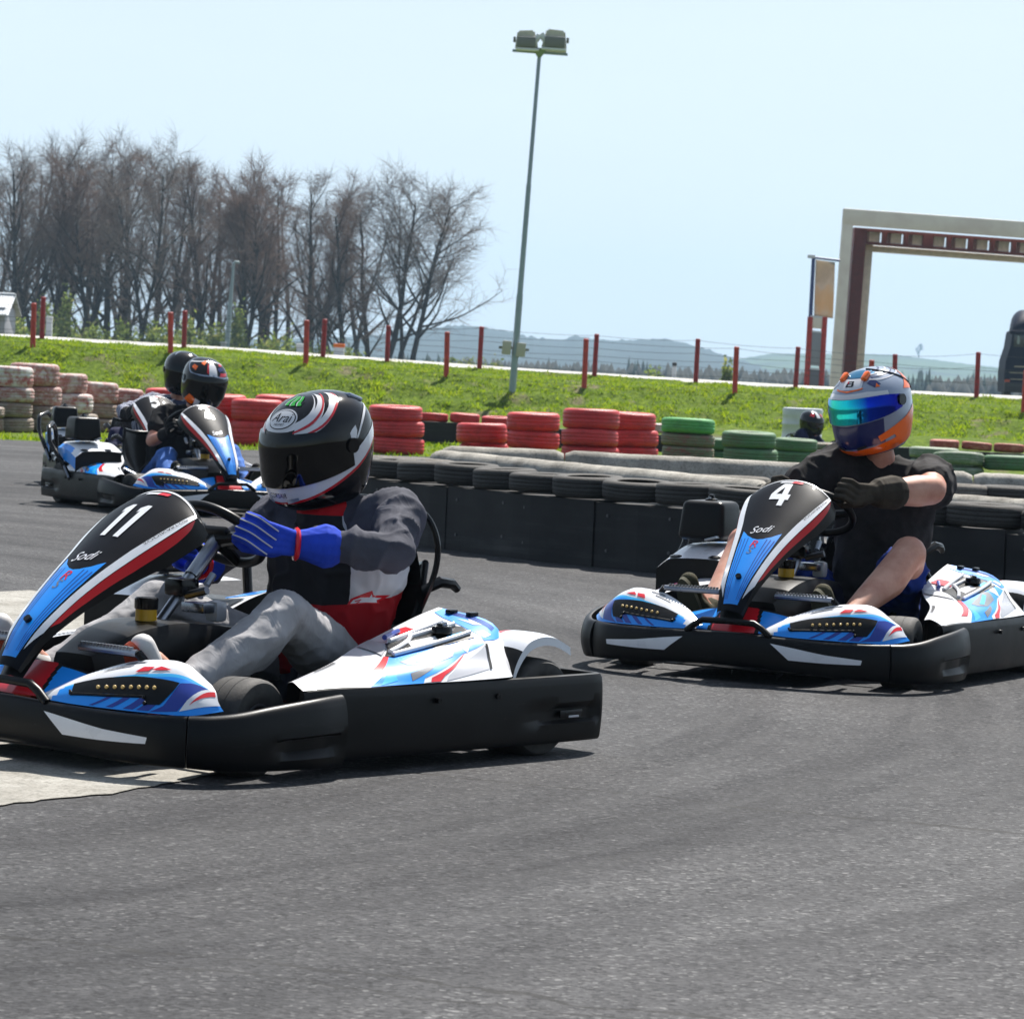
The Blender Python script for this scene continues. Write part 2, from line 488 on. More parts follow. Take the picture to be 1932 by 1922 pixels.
# front panels with the lamp slot (left side)
PN = [[(.895, .13, .187), (.89, .13, .19), (.878, .13, .197), (.86, .12, .20)],
      [(.885, .25, .182), (.87, .24, .21), (.84, .225, .238), (.80, .205, .25)],
      [(.86, .38, .18), (.84, .36, .22), (.80, .335, .268), (.745, .315, .292)],
      [(.82, .50, .178), (.805, .47, .23), (.77, .43, .283), (.718, .415, .306)],
      [(.775, .575, .178), (.765, .545, .23), (.735, .505, .282), (.70, .485, .298)],
      [(.70, .62, .19), (.70, .60, .21), (.69, .58, .235), (.675, .55, .25)]]
def ppt(t, v): return cr([cr(r, v) for r in PN], t)
_p, _n = surf(ppt)(.5, .3); QS = 1 if _n.x > 0 else -1

def make_panel():
    mb = MB(); f = surf(ppt, QS)
    mb.grid(ppt, 40, 20, lambda t, v: W_ if v > .62 or t < .06 + .10 * v else (LB_ if v > .54 else B_))
    D = lambda polys, off, m: decal(mb, polys, f, off, m, .06)
    for k, t0 in enumerate((.28, .36, .44, .50)):
        D([[(t0, .03), (t0 + .02 + k * .012, .03), (t0 + .13 + k * .012, .30), (t0 + .105, .30)]], .001, DB_)
    D([[(.56, .02), (.72, .06), (.98, .60), (.90, .56), (.77, .47), (.64, .13)]], .001, DB_)
    D([[(.735, .06), (.80, .235), (.985, .66), (1.0, .62), (1.0, .2)]], .0016, W_)
    D([[(.805, .16), (.99, .62), (.99, .48)]], .0024, R_)
    D([[(.49, .64), (.53, .74), (.60, .73), (.57, .64)], [(.59, .66), (.64, .74), (.72, .66), (.65, .65)]], .002, R_)
    D([[(.30, .80), (.44, .80), (.46, .84), (.32, .84)], [(.38, .90), (.50, .88), (.52, .92), (.40, .94)]], .002, G_)
    D([[(.18, .59), (.30, .60), (.50, .565), (.77, .475), (.74, .40), (.62, .14), (.545, .13), (.545, .27), (.36, .31), (.185, .29)]], .0022, P_)
    # rim of the slot
    for a, b in (((.185, .285), (.545, .262)), ((.18, .29), (.172, .40))):
        pts = [f(a[0] + (b[0] - a[0]) * i / 8, a[1] + (b[1] - a[1]) * i / 8) for i in range(9)]
        mb.tube([p + n * .002 for p, n in pts], .004, P_, 6)
    for uv in ((.185, .30), (.545, .25), (.545, .15)):
        p, n = f(*uv); bm = bmesh.new(); bmesh.ops.create_uvsphere(bm, u_segments=10, v_segments=6, radius=.006)
        bmesh.ops.translate(bm, vec=p + n * .004, verts=bm.verts); mb.add_bm(bm, P2_)
    lm = MB()
    for k in range(8):
        p, n = f(.315 + k * .0414, .425 - k * .005)
        bm = bmesh.new(); bmesh.ops.create_uvsphere(bm, u_segments=10, v_segments=6, radius=.0055)
        bmesh.ops.translate(bm, vec=p + n * .004, verts=bm.verts); lm.add_bm(bm, LED_)
    return mb, lm

def wheel(parent, x, y, r, w, steer=0):
    t = MB()
    hw = w / 2
    prof = [(r * .50, -hw * .82), (r * .60, -hw * .93), (r * .78, -hw * 1.0), (r * .92, -hw * .96), (r * .985, -hw * .82), (r, -hw * .6), (r * 1.004, -hw * .3), (r * .996, -hw * .29), (r * .996, -hw * .26), (r * 1.006, -hw * .25),
            (r * 1.008, 0), (r * 1.006, hw * .25), (r * .996, hw * .26), (r * .996, hw * .29), (r * 1.004, hw * .3), (r, hw * .6), (r * .985, hw * .82), (r * .92, hw * .96), (r * .78, hw), (r * .60, hw * .93), (r * .50, hw * .82)]
    t.lathe(prof, 'y', (0, 0, 0), 40)
    o = t.build('wheel', rubber, parent); o.location = (x, y, r); o.rotation_euler = (0, 0, steer)
    q = MB()
    q.lathe([(r * .51, -hw * .85), (r * .51, hw * .85), (r * .46, hw * .86), (r * .42, hw * .45), (r * .16, hw * .40), (r * .15, hw * .7), (0, hw * .72)], 'y', (0, 0, 0), 24)
    q.lathe([(r * .51, -hw * .85), (r * .46, -hw * .86), (r * .42, -hw * .45), (r * .16, -hw * .40), (0, -hw * .42)], 'y', (0, 0, 0), 24)
    q.build('rim', dmetal, o)
    return o

def make_kart(label):
    k = empty('racing_kart', label, 'kart', group='racing karts on the track')
    # front bumper with handle and white wedges
    mb = MB()
    path = [(.791, -.579), (.845, -.50), (.885, -.36), (.903, -.20), (.909, 0), (.903, .20), (.885, .36), (.845, .50), (.791, .579)]
    zt = [.178, .176, .176, .18, .186, .18, .176, .176, .178]; zb = [.043, .046, .052, .062, .066, .062, .052, .046, .043]
    fb = band(mb, path, zt, zb, .010, .03, 60)
    mb.tube([(.898, .165, .178), (.898, .13, .205), (.9, .10, .222), (.902, 0, .225), (.9, -.10, .222), (.898, -.13, .205), (.898, -.165, .178)], .012, P_, 10)
    for s in (0, 1):
        fl = lambda P: [(t if s else 1 - t, h) for t, h in P]
        decal(mb, [fl([(.605, .80), (.655, .36), (.868, .43), (.872, .56), (.76, .63)])], fb, .0016, W_, .03)
    mb.build('front_bumper', MATS, k)
    # side rails ahead of the pods
    for s in (1, -1):
        mb = MB()
        path = [(.789, .583), (.752, .628), (.685, .668), (.585, .694), (.45, .710), (.331, .702)]
        band(mb, path, [.178, .180, .188, .203, .217, .224], [.043, .040, .037, .035, .034, .034], .018, .026, 44, dent=[(.56, 1.01, .27, .47, .022, .12)])
        mb.tube([(.45, .665, .05), (.45, .665, .19)], .012, P_, 6)
        (mb if s > 0 else mb.mirror()).build('side_rail', MATS, k)
    # rear rail: one moulding round both sides and the back
    mb = MB()
    half = [(.42, .640), (.33, .660), (.15, .676), (-.10, .690), (-.40, .698), (-.64, .700), (-.755, .696), (-.785, .680), (-.789, .62), (-.79, .3)]
    full = half + [(-.79, 0)] + [(x, -y) for x, y in half[::-1]]
    band(mb, full, [.23] * 1 + [.236] * 19 + [.23], [.044] * 21, .006, .026, 210, dent=[(.20, .31, .30, .55, .016, .03), (.69, .80, .30, .55, .016, .03)])
    for s in (1, -1):
        mb.box((-.63, s * .7005, .125), (.10, .006, .022), P2_, bev=.002)
        mb.box((-.64, s * .703, .117), (.045, .006, .006), S_, bev=.001)
    for s in (1, -1):
        for x in (-.05, -.3): mb.tube([(x, s * .695, .19), (x, s * .708, .19)], .008, P2_, 8)
    mb.build('rear_rail', MATS, k)
    # front panels
    pm, lm = make_panel()
    for s in (1, -1):
        o = (pm if s > 0 else pm.mirror()).build('front_panel', MATS, k, ang=50)
        (lm if s > 0 else lm.mirror()).build('lamp_strip', MATS, o)
    # small red and blue nose piece below the fairing
    mb = MB()
    def npz(u, v):
        y = (v - .5) * .44; x = .872 - .10 * u - .03 * abs(v - .5) * 2
        return (x, y, .185 + .085 * u ** .8 - .035 * u * abs(2 * v - 1) ** 2)
    mb.grid(npz, 24, 88, lambda u, v: R_ if abs(v - .5) < .2 - .06 * u else (P_ if abs(v - .5) < .23 - .06 * u else (B_ if u < .9 else P_)))
    mb.build('nose_piece', MATS, k)
    fo = make_fairing(k)
    num = link_mesh('race_number', number_mesh('11', .585, .795, .335, .70, -.02), fo)
    # pods, fenders, wheels
    for s in (1, -1):
        o = make_pod(s > 0).build('side_pod', MATS, k, ang=45)
        if s > 0:
            c = MB(); p, n = surf(podpt, PS)(.69, .76)
            c.lathe([(0, .02), (.026, .02), (.03, .014), (.03, 0)], 'z', p + Vector((0, 0, .006)), 20, P2_)
            c.box(p + Vector((0, 0, .03)), (.07, .018, .012), P2_, rot=Matrix.Rotation(.5, 3, 'Z'), bev=.004)
            c.build('fuel_cap', MATS, o)
        mb = MB()
        prof = [(-.405, .175), (-.412, .23), (-.435, .285), (-.485, .335), (-.55, .352), (-.62, .345), (-.69, .318)]
        def fen(u, v):
            p = cr(prof, u); y = .47 + .20 * v - .03 * u * v
            return (p[0], y, p[1] - .010 * abs(2 * v - 1) ** 3)
        mb.grid(fen, 26, 10, lambda u, v: P_ if u < .42 else (W_ if .30 < v and u < .80 else (R_ if u < .8 else S_)))
        mb.grid(lambda u, v: (lambda p: (p[0] + .008 * (1 - u) + .0, p[1] + .004 * v, p[2] - .024 * v))(fen(u, 1)), 26, 3, S_)
        mb.grid(lambda u, v: (lambda p: (p[0], p[1], p[2] - .012))(fen(u, v)), 26, 6, P_)
        (mb if s > 0 else mb.mirror()).build('wheel_fender', MATS, k)
        wheel(k, .53, s * .522, .131, .125, R(9))
        wheel(k, -.545, s * .575, .141, .19)
    # floor pan and frame
    mb = MB()
    mb.box((.30, 0, .048), (1.05, .56, .006), P_, bev=.002)
    mb.build('floor_pan', MATS, k)
    mb = MB()
    for s in (1, -1):
        mb.tube([(.84, s * .22, .07), (.5, s * .26, .065), (.1, s * .31, .065), (-.3, s * .31, .065), (-.74, s * .30, .09)], .015, 0, 8)
        mb.tube([(.53, s * .24, .12), (.53, s * .45, .13)], .014, 0, 8)
        mb.tube([(.10, s * .31, .07), (.10, s * .62, .10)], .012, 0, 8)
        mb.tube([(-.33, s * .31, .07), (-.33, s * .62, .10)], .012, 0, 8)
    mb.tube([(.53, -.26, .07), (.53, .26, .07)], .015, 0, 8)
    mb.tube([(-.25, -.31, .065), (-.25, .31, .065)], .015, 0, 8)
    mb.tube([(-.545, -.56, .141), (-.545, .56, .141)], .02, 0, 10)
    mb.build('chassis_frame', [dmetal], k)
    # steering
    mb = MB(); c0, c1 = Vector((.335, 0, .36)), Vector((.125, 0, .585))
    d = (c1 - c0).normalized()
    mb.tube([c0, c0 + d * .17], .016, ME_, 12); mb.tube([c0 + d * .17, c1], .022, ME_, 12)
    mb.box(c0 + d * .13 + Vector((.01, 0, .0)), (.07, .075, .05), P2_, bev=.012)
    mb.box(c0 + d * .12 + Vector((-.06, .02, -.05)), (.08, .09, .028), ME_, bev=.006)
    mb.box(c0 + d * .10 + Vector((-.10, .05, -.045)), (.045, .05, .06), S_, bev=.014)
    mb.tube([c0 + d * .10 + Vector((.0, .03, 0)), c0 + d * .10 + Vector((-.01, .10, .02))], .012, ME_, 8)
    for yy in (-.045, .05): mb.tube([c0 + d * .14 + Vector((-.03, yy, 0)), c0 + d * .14 + Vector((-.055, yy, .03))], .011, ME_, 8)
    mb.build('steering_column', MATS, k)
    mb = MB(); e1 = Vector((0, 1, 0)); e2 = d.cross(e1).normalized()
    if e2.z < 0: e2 = -e2
    rim = []
    for i in range(48):
        a = 2 * PI * i / 48; rx = .148; ry = .128 if math.sin(a) > 0 else .112
        rim.append(c1 + d * .015 + e1 * math.cos(a) * rx + e2 * math.sin(a) * ry)
    mb.tube(rim, .0145, P_, 10, closed=True)
    for a in (R(8), R(172), R(270)):
        mb.tube([c1, c1 + d * .012 + e1 * math.cos(a) * .14 + e2 * math.sin(a) * .11], [.022, .014], P_, 8)
    mb.box(c1 + d * .01, (.08, .11, .02), P_, rot=Matrix((( e2.x, e1.x, d.x), (e2.y, e1.y, d.y), (e2.z, e1.z, d.z))), bev=.006)
    mb.build('steering_wheel', MATS, k)
    # tank between the legs, with the fluid reservoir
    mb = MB()
    def tk(u, v):
        a = (v - .5) * 2
        x = .66 - .55 * u
        h = cr([(.285,), (.345,), (.368,), (.36,), (.345,)], u)[0]
        w = cr([(.09,), (.125,), (.14,), (.145,), (.135,)], u)[0]
        e = abs(a) ** 3
        return (x - .02 * e, math.copysign(min(1, abs(a) * 1.35), a) * w, h - (.26 * max(0, (abs(a) - .62) / .38) ** 1.0 + .02 * e) if abs(a) > .62 else h - .02 * e)
    mb.grid(tk, 20, 28, P_)
    mb.grid(lambda u, v: (lambda p: (p[0], p[1], p[2] * (1 - u) + .08 * u))(tk(0, v)), 3, 28, P_)
    mb.grid(lambda u, v: (lambda p: (p[0], p[1], p[2] * (1 - u) + .08 * u))(tk(1, v)), 3, 28, P_)
    for q in range(5):
        mb.tube([(.22 - q * .03, .150, .20 + q * .006), (.12 - q * .02, .150, .235 + q * .012)], .006, B_ if q % 2 else DB_, 6)
    tank = mb.build('fuel_tank', MATS, k)
    mb = MB()
    mb.lathe([(.03, .366), (.03, .398), (.028, .40)], 'z', (.40, .01, 0), 20, 0)
    mb.lathe([(.0325, .398), (.0335, .402), (.0335, .426), (.03, .43), (0, .43)], 'z', (.40, .01, 0), 20, 1)
    mb.build('reservoir', [amber, plastic2], tank)
    # pedals: ribbed cross bar on a bent arm
    for s in (1, -1):
        mb = MB()
        mb.tube([(.735, s * .11, .315), (.735, s * .33, .315)], .0105, ME_, 8)
        for q in range(16):
            y = s * (.12 + q * .0125); mb.box((.738, y, .326), (.012, .006, .010), ME_)
        mb.tube([(.735, s * .33, .318), (.715, s * .37, .27), (.69, s * .39, .20), (.68, s * .39, .10)], .012, P2_, 8)
        mb.tube([(.70, s * .385, .23), (.70, s * .41, .235)], .016, ME_, 8)
        mb.build('pedal', MATS, k)
    # seat shell
    mb = MB()
    spine = [(.05, .17, .115, .19), (-.10, .085, .19, .205), (-.25, .06, .235, .21), (-.40, .10, .28, .205), (-.50, .22, .33, .20), (-.57, .36, .42, .19), (-.62, .50, .52, .17)]
    def seat(u, v):
        x, z, zs, w = cr(spine, u); a = (v - .5) * 2
        side = abs(a) ** 3
        return (x + side * .06 * u, a * w * (1 + .08 * side), z + (zs - z) * side)
    mb.grid(seat, 30, 20, P2_)
    mb.grid(lambda u, v: Vector(seat(u, v)) + Vector((-.008, 0, -.010)), 30, 20, P2_)
    for s in (0, 1):
        mb.tube([Vector(seat(u / 20, s)) for u in range(21)], .011, P2_, 8)
    mb.tube([Vector(seat(1, v / 16)) for v in range(17)], .011, P2_, 8)
    for s in (1, -1):
        mb.tube([(-.52, s * .21, .44), (-.57, s * .235, .468), (-.62, s * .24, .462), (-.645, s * .24, .445)], [.014, .018, .016, .012], P2_, 8)
        mb.tube([(-.42, s * .22, .30), (-.44, s * .30, .16)], .014, ME_, 8); mb.tube([(-.50, s * .23, .36), (-.60, s * .30, .2)], .014, P2_, 8)
    mb.build('seat', MATS, k)
    # engine on the right with air box and guard tube
    mb = MB()
    mb.box((-.34, -.50, .25), (.32, .26, .24), P_, bev=.03)
    for q in range(6): mb.box((-.16, -.50, .16 + q * .03), (.05, .22, .010), ME_)
    mb.tube([(-.16, -.36, .26), (-.05, -.30, .22), (-.02, -.3, .14)], .022, ME_, 10)
    eng = mb.build('engine', MATS, k)
    mb = MB()
    def cov(u, v):
        x = -.06 - .33 * u; y = -.40 - .33 * v
        return (x, y, .385 + .055 * math.sin(min(1, u * 1.3) * PI / 2) - .02 * v ** 3 - .01 * (1 - v) ** 3 - .035 * max(0, v - .85) * 6)
    mb.grid(cov, 24, 20, lambda u, v: W_ if u < .34 + .2 * math.sin(PI * v) - .1 else (S_ if u < .48 + .2 * math.sin(PI * v) - .1 and v < .6 else (B_ if (v > .92 or (u > .5 and .55 < v < .64)) else W_)))
    mb.grid(lambda u, v: (lambda p: (p[0], p[1], p[2] - .10 * u))(cov(0, v)), 3, 16, P_)
    mb.grid(lambda u, v: (lambda p: (p[0], p[1], p[2] - .08 * u))(cov(v, 1)), 3, 16, B_)
    for v in (.28, .78):
        p = Vector(cov(.08, v)); mb.lathe([(0, .006), (.012, .006), (.026, .001), (.028, -.004)], 'z', p, 16, 0, mfn=lambda j: ME_ if j < 1 else P2_)
    mb.build('engine_cover', MATS, eng)
    mb = MB()
    bm = bmesh.new(); bmesh.ops.create_cube(bm, size=1)
    bmesh.ops.scale(bm, vec=(.21, .20, .155), verts=bm.verts)
    for v in bm.verts:
        if v.co.z > 0: v.co.x *= .86; v.co.y *= .88
    bmesh.ops.bevel(bm, geom=bm.edges[:], offset=.028, segments=4, affect='EDGES', profile=.55)
    bmesh.ops.translate(bm, vec=(-.27, -.60, .525), verts=bm.verts); mb.add_bm(bm, P_)
    mb.lathe([(.024, .608), (.026, .618), (.014, .622), (.010, .636), (0, .638)], 'z', (-.27, -.60, -.01), 14, P2_)
    mb.box((-.27, -.60, .612), (.045, .010, .008), ME_, bev=.002)
    mb.box((-.17, -.54, .458), (.07, .05, .010), ME_, rot=Matrix.Rotation(.3, 3, 'X'), bev=.002)
    mb.build('air_box', MATS, eng)
    mb = MB()
    mb.tube([(-.24, -.69, .18), (-.27, -.74, .29), (-.35, -.765, .365), (-.43, -.775, .42), (-.45, -.775, .49), (-.49, -.765, .52), (-.62, -.69, .545)], .016, P2_, 10)
    mb.tube([(-.27, -.74, .29), (-.22, -.71, .19)], .010, ME_, 8)
    mb.tube([(-.62, -.69, .545), (-.66, -.65, .50), (-.66, -.62, .25)], .016, P2_, 10)
    mb.build('guard_tube', MATS, k)
    return k

# ------------------------------------------------------------------ people
def capsule(bm, p0, p1, r0, r1, n=12):
    p0, p1 = Vector(p0), Vector(p1); d = p1 - p0; L = d.length
    if L < 1e-6: d = Vector((0, 0, 1)); L = 1e-6
    d.normalize(); up = d.orthogonal().normalized(); w = d.cross(up)
    rings = []
    for i in range(5): rings.append((p0 - d * r0 * math.cos(PI / 2 * i / 4) if i else p0 - d * r0 * .98, r0 * math.sin(PI / 2 * i / 4) if i else r0 * .2))
    for i in range(5): rings.append((p1 + d * r1 * math.sin(PI / 2 * i / 4) * (1 if i < 4 else .98), r1 * math.cos(PI / 2 * i / 4) if i < 4 else r1 * .2))
    rv = [[bm.verts.new(c + (up * math.cos(2 * PI * j / n) + w * math.sin(2 * PI * j / n)) * r) for j in range(n)] for c, r in rings]
    for a, b in zip(rv, rv[1:]):
        for j in range(n): bm.faces.new((a[j], a[(j + 1) % n], b[(j + 1) % n], b[j]))
    bm.faces.new(rv[0][::-1]); bm.faces.new(rv[-1])

def blob(caps, voxel=.008, smooth=4):
    """one continuous skin grown over tapered limbs"""
    bm = bmesh.new()
    for c in caps:
        capsule(bm, *c[:4])
    bmesh.ops.recalc_face_normals(bm, faces=bm.faces[:])
    me = bpy.data.meshes.new('limbs'); bm.to_mesh(me); bm.free()
    o = bpy.data.objects.new('limbs', me); col.objects.link(o)
    r = o.modifiers.new('r', 'REMESH'); r.mode = 'VOXEL'; r.voxel_size = voxel
    sm = o.modifiers.new('s', 'SMOOTH'); sm.factor = .6; sm.iterations = smooth
    dg = bpy.context.evaluated_depsgraph_get()
    out = bpy.data.meshes.new_from_object(o.evaluated_get(dg))
    bpy.data.objects.remove(o); bpy.data.meshes.remove(me)
    return out

def folds(me, amp, scale, stretch=(1, 1, 1), seed=0):
    """cloth folds: ridged noise pushed along the normals"""
    for v in me.vertices: pass
    nr = [v.normal.copy() for v in me.vertices]
    for v, n in zip(me.vertices, nr):
        p = Vector((v.co.x * stretch[0], v.co.y * stretch[1], v.co.z * stretch[2])) * scale + Vector((seed, seed * .7, 0))
        a = max(0, 1 - abs(mnoise.noise(p)) * 2.6)
        v.co += n * amp * (a * a * 1.5 - .45)

def finish(me, name, mat, parent, smooth=True):
    me.materials.clear(); me.materials.append(mat)
    me.polygons.foreach_set('use_smooth', [True] * len(me.polygons))
    me.polygons.foreach_set('material_index', [0] * len(me.polygons))
    me.update()
    return link_mesh(name, me, parent)

def hand_caps(wrist, grip, rimdir, out, r=1.0, thumb_sign=1):
    """palm, four unequal bent fingers wrapped round the rim, and a thumb from the side of the palm"""
    wrist, grip = Vector(wrist), Vector(grip)
    T = Vector(rimdir).normalized()
    W = wrist - grip; W = (W - T * W.dot(T)).normalized()
    N = Vector(out); N = (N - T * N.dot(T) - W * N.dot(W)).normalized()
    caps, ridges = [], []
    for i in range(4):
        off = (i - 1.5) * .0245 * r * thumb_sign
        ln = (.92, 1.04, 1.0, .82)[i] * r
        c = grip + T * off
        k = c + W * .036 * ln + N * .031; m = c - W * .010 * ln + N * .033; q = c - W * .033 * ln + N * .002; t = c - W * .012 - N * .027 * ln
        caps += [(k, m, .0118 * r, .0108 * r), (m, q, .0108 * r, .0102 * r), (q, t, .0102 * r, .009 * r)]
        caps += [(wrist + T * off * .5 + N * .012, k, .019 * r, .0135 * r)]
        ridges.append([k + N * .0125 + W * .03, k + N * .0135, m + N * .0115 - W * .003, q - W * .0108 + N * .004])
    s = thumb_sign
    b = wrist * .45 + (grip + W * .05) * .55 + T * (-.034 * s)
    caps += [(wrist + N * .004, b, .022 * r, .0165 * r), (b, grip + W * .016 + T * (-.047 * s) - N * .012, .0150 * r, .0125 * r),
             (grip + W * .016 + T * (-.047 * s) - N * .012, grip - W * .012 + T * (-.040 * s) - N * .027, .012 * r, .010 * r)]
    return caps, ridges

HZ = [(-.137, .120, .075, .095), (-.115, .150, .100, .113), (-.08, .162, .122, .122), (-.04, .160, .140, .128), (0, .152, .150, .131), (.035, .145, .153, .131),
      (.07, .128, .146, .123), (.10, .098, .125, .103), (.122, .062, .09, .074), (.135, .025, .045, .036), (.1375, .0, .0, .0)]
HS = 1.13
def hpt(t, h):
    """helmet shell: t goes round from the nape (0) through the left, face (.5), right; h from rim to crown"""
    z, fr, bk, w = cr(HZ, h)
    a = 2 * PI * (t - .5)
    c, s = math.cos(a), math.sin(a)
    e = .92
    c2 = math.copysign(abs(c) ** e, c); s2 = math.copysign(abs(s) ** e, s)
    return ((max(fr, 0) if c > 0 else max(bk, 0)) * c2 * HS, -max(w, 0) * s2 * HS, z * HS)
_p, _n = surf(hpt)(.5, .5); HSG = 1 if _n.x > 0 else -1
HM = [simple('helmet_black', (.004, .004, .005, 1), .10, coat=.05, spec=.4), simple('helmet_white', (.7, .7, .72, 1), .2, coat=.5), simple('helmet_red', srgb(190, 20, 35), .2, coat=.5),
      simple('helmet_green', srgb(40, 160, 50), .3), simple('helmet_grey', (.30, .35, .44, 1), .2, metal=.2, coat=.5), simple('helmet_orange', srgb(255, 110, 15), .22, coat=.5),
      simple('helmet_teal', srgb(15, 110, 150), .15, metal=.3, coat=.6), simple('helmet_navy', srgb(22, 32, 90), .2, coat=.5), simple('helmet_lining', (.01, .01, .01, 1), .9), simple('helmet_sky', srgb(110, 180, 215), .2, coat=.5)]
visor_dark = Mat('visor_smoke', (.002, .0018, .0018, 1), .04, spec=.45).m
visor_iri = Mat('visor_mirror', (.02, .25, .6, 1), .08, metal=.9)
_c = visor_iri.co('UV')
visor_iri.color(visor_iri.ramp(visor_iri.sep(_c)[0], [(.05, srgb(10, 15, 120)), (.3, srgb(20, 60, 200)), (.48, srgb(40, 235, 235)), (.62, srgb(60, 225, 190)), (.75, srgb(30, 110, 225)), (.95, srgb(15, 20, 130))]))
visor_iri = visor_iri.m

def helmet(parent, loc, yaw, pitch, roll, kind):
    mb = MB()
    BLK, WHT, RED, GRN, GRY, ORG, TEA, NVY, LIN, SKY = range(10)
    base = {'arrow': BLK, 'orange': GRY, 'flame': BLK, 'plain': BLK, 'far': BLK}[kind]
    mb.grid(hpt, 72, 40, base, closeu=True)
    f = surf(hpt, HSG)
    D = lambda polys, off, m, cell=.03: decal(mb, polys, f, off, m, cell)
    def mir(P): return [P, [(1 - t, h) for t, h in P]]
    def arc(pts, w, m, off, both=True, n=14):
        """a stripe following points (t, h, half width)"""
        a = [cr(pts, i / n) for i in range(n + 1)]
        polys = []
        for p, q in zip(a, a[1:]):
            polys.append([(p[0], p[1] - p[2] * w), (q[0], q[1] - q[2] * w), (q[0], q[1] + q[2] * w), (p[0], p[1] + p[2] * w)])
        D(polys, off, m)
        if both: D([[(1 - t, h) for t, h in P] for P in polys], off, m)
    # neck roll and chin opening
    mb.grid(lambda u, v: (lambda p: (p[0] * (1 - .16 * v), p[1] * (1 - .18 * v), p[2] - .012 * math.sin(v * PI) + .02 * v))(hpt(u, 0)), 48, 4, LIN, closeu=True)
    if kind == 'arrow':
        arc([(.5, .175, 1), (.41, .19, 1), (.33, .235, 1), (.25, .31, 1), (.17, .40, 1), (.10, .47, .7)], .055, WHT, .0012)
        arc([(.5, .118, 1), (.41, .135, 1), (.33, .18, 1), (.25, .255, 1), (.17, .35, .8), (.10, .43, .4)], .010, RED, .0014)
        arc([(.5, .625, 1), (.44, .635, 1), (.385, .69, 1), (.355, .77, 1), (.34, .85, .9), (.325, .93, .6)], .024, WHT, .0012)
        arc([(.43, .60, .5), (.37, .665, 1), (.33, .74, 1.3), (.295, .83, 1.2), (.25, .92, .8)], .050, WHT, .0012)
        arc([(.435, .595, .5), (.37, .645, 1), (.325, .72, 1.2), (.285, .81, 1), (.22, .91, .6)], .012, RED, .0022)
        arc([(.42, .572, .5), (.35, .615, 1), (.295, .685, 1.2), (.24, .78, 1.1), (.17, .88, .7)], .032, WHT, .0016)
        arc([(.41, .565, .4), (.34, .605, 1), (.29, .665, 1.1), (.235, .75, 1), (.16, .86, .6)], .010, RED, .002)
        arc([(.23, .46, 1), (.20, .54, 1), (.16, .60, 1), (.10, .64, .6)], .012, WHT, .0016)
        arc([(.27, .42, .3), (.245, .46, 1.2), (.225, .53, .4)], .05, WHT, .0016)
        # oval badge with the maker's name, and the claw mark on the brow
        el = lambda a, b: [(.5 + a * math.cos(2 * PI * i / 28), .69 + b * math.sin(2 * PI * i / 28)) for i in range(28)]
        D([el(.071, .080)], .002, WHT); D([el(.064, .070)], .0028, BLK); D([el(.060, .064)], .0034, WHT)
        D(place(text_polys('Arai', .25), ((.548, .668), (.452, .668), (.452, .732), (.548, .732))), .0042, BLK)
        D(place(text_polys('HELMET'), ((.522, .644), (.478, .644), (.478, .658), (.522, .658))), .0042, BLK)
        D([[(.56, .80), (.44, .80), (.42, .845), (.58, .845)]], .0016, BLK)
        for i in range(3):
            t = .455 + i * .045
            D([[(t - .022, .80), (t + .006, .795), (t + .018, .83), (t + .012, .86), (t + .026, .905), (t - .006, .90), (t - .014, .86), (t - .008, .83)]], .0026, GRN)
            D([[(t + .008, .795), (t + .013, .80), (t + .024, .83), (t + .018, .86), (t + .032, .905), (t + .026, .905), (t + .012, .86), (t + .018, .83)]], .0024, WHT)
        D(place(text_polys('CORSAIR', .1), ((.535, .165), (.465, .165), (.465, .20), (.535, .20))), .0024, BLK)
        mb.box(Vector(hpt(.93, .72)) + Vector((.012, 0, -.001)), (.055, .055, .014), GRY, rot=Matrix.Rotation(R(-32), 3, 'Y'), bev=.006)
        mb.box(Vector(hpt(.07, .72)) + Vector((.012, 0, -.001)), (.055, .055, .014), GRY, rot=Matrix.Rotation(R(-32), 3, 'Y'), bev=.006)
    elif kind == 'orange':
        D([[(.5 - .10, .0), (.5 + .10, .0), (.5 + .16, .10), (.5 - .16, .10)]], .001, NVY)
        D(mir([(.5, .13), (.34, .15), (.34, .36), (.5, .34)]), .001, NVY)
        D(mir([(.42, .01), (.40, .13), (.30, .16), (.18, .24), (.10, .30), (.10, .20), (.18, .10), (.3, .02)]), .0016, ORG)
        D(mir([(.5, .01), (.40, .01), (.40, .13), (.5, .115)]), .0016, ORG)
        D(mir([(.37, .22), (.25, .30), (.16, .37), (.14, .31), (.24, .225), (.36, .165)]), .0022, ORG)
        D(mir([(.5, .63), (.40, .635), (.30, .60), (.30, .55), (.40, .585), (.5, .585)]), .0016, WHT)
        D([[(.57, .67), (.43, .67), (.42, .76), (.45, .785), (.55, .785), (.58, .76)]], .0016, WHT)
        D([[(.575, .665), (.5, .645), (.425, .665), (.42, .68), (.5, .66), (.58, .68)]], .002, ORG)
        D(place([[(0, 0), (.25, 0), (.25, 1), (0, 1)], [(.25, .42), (.9, .42), (.9, .58), (.25, .58)], [(.25, .82), (.85, .82), (.85, 1), (.25, 1)], [(.25, 0), (.95, 0), (.95, .18), (.25, .18)], [(.7, .1), (1, .1), (1, .5), (.7, .5)], [(.65, .5), (.9, .5), (.9, .95), (.65, .95)]],
              ((.522, .70), (.478, .70), (.478, .76), (.522, .76))), .0026, BLK)
        D([[(.522, .735), (.508, .735), (.515, .76), (.522, .76)]], .0030, RED)
        D([[(.60, .80), (.40, .80), (.36, .90), (.45, .96), (.55, .96), (.64, .90)]], .001, TEA)
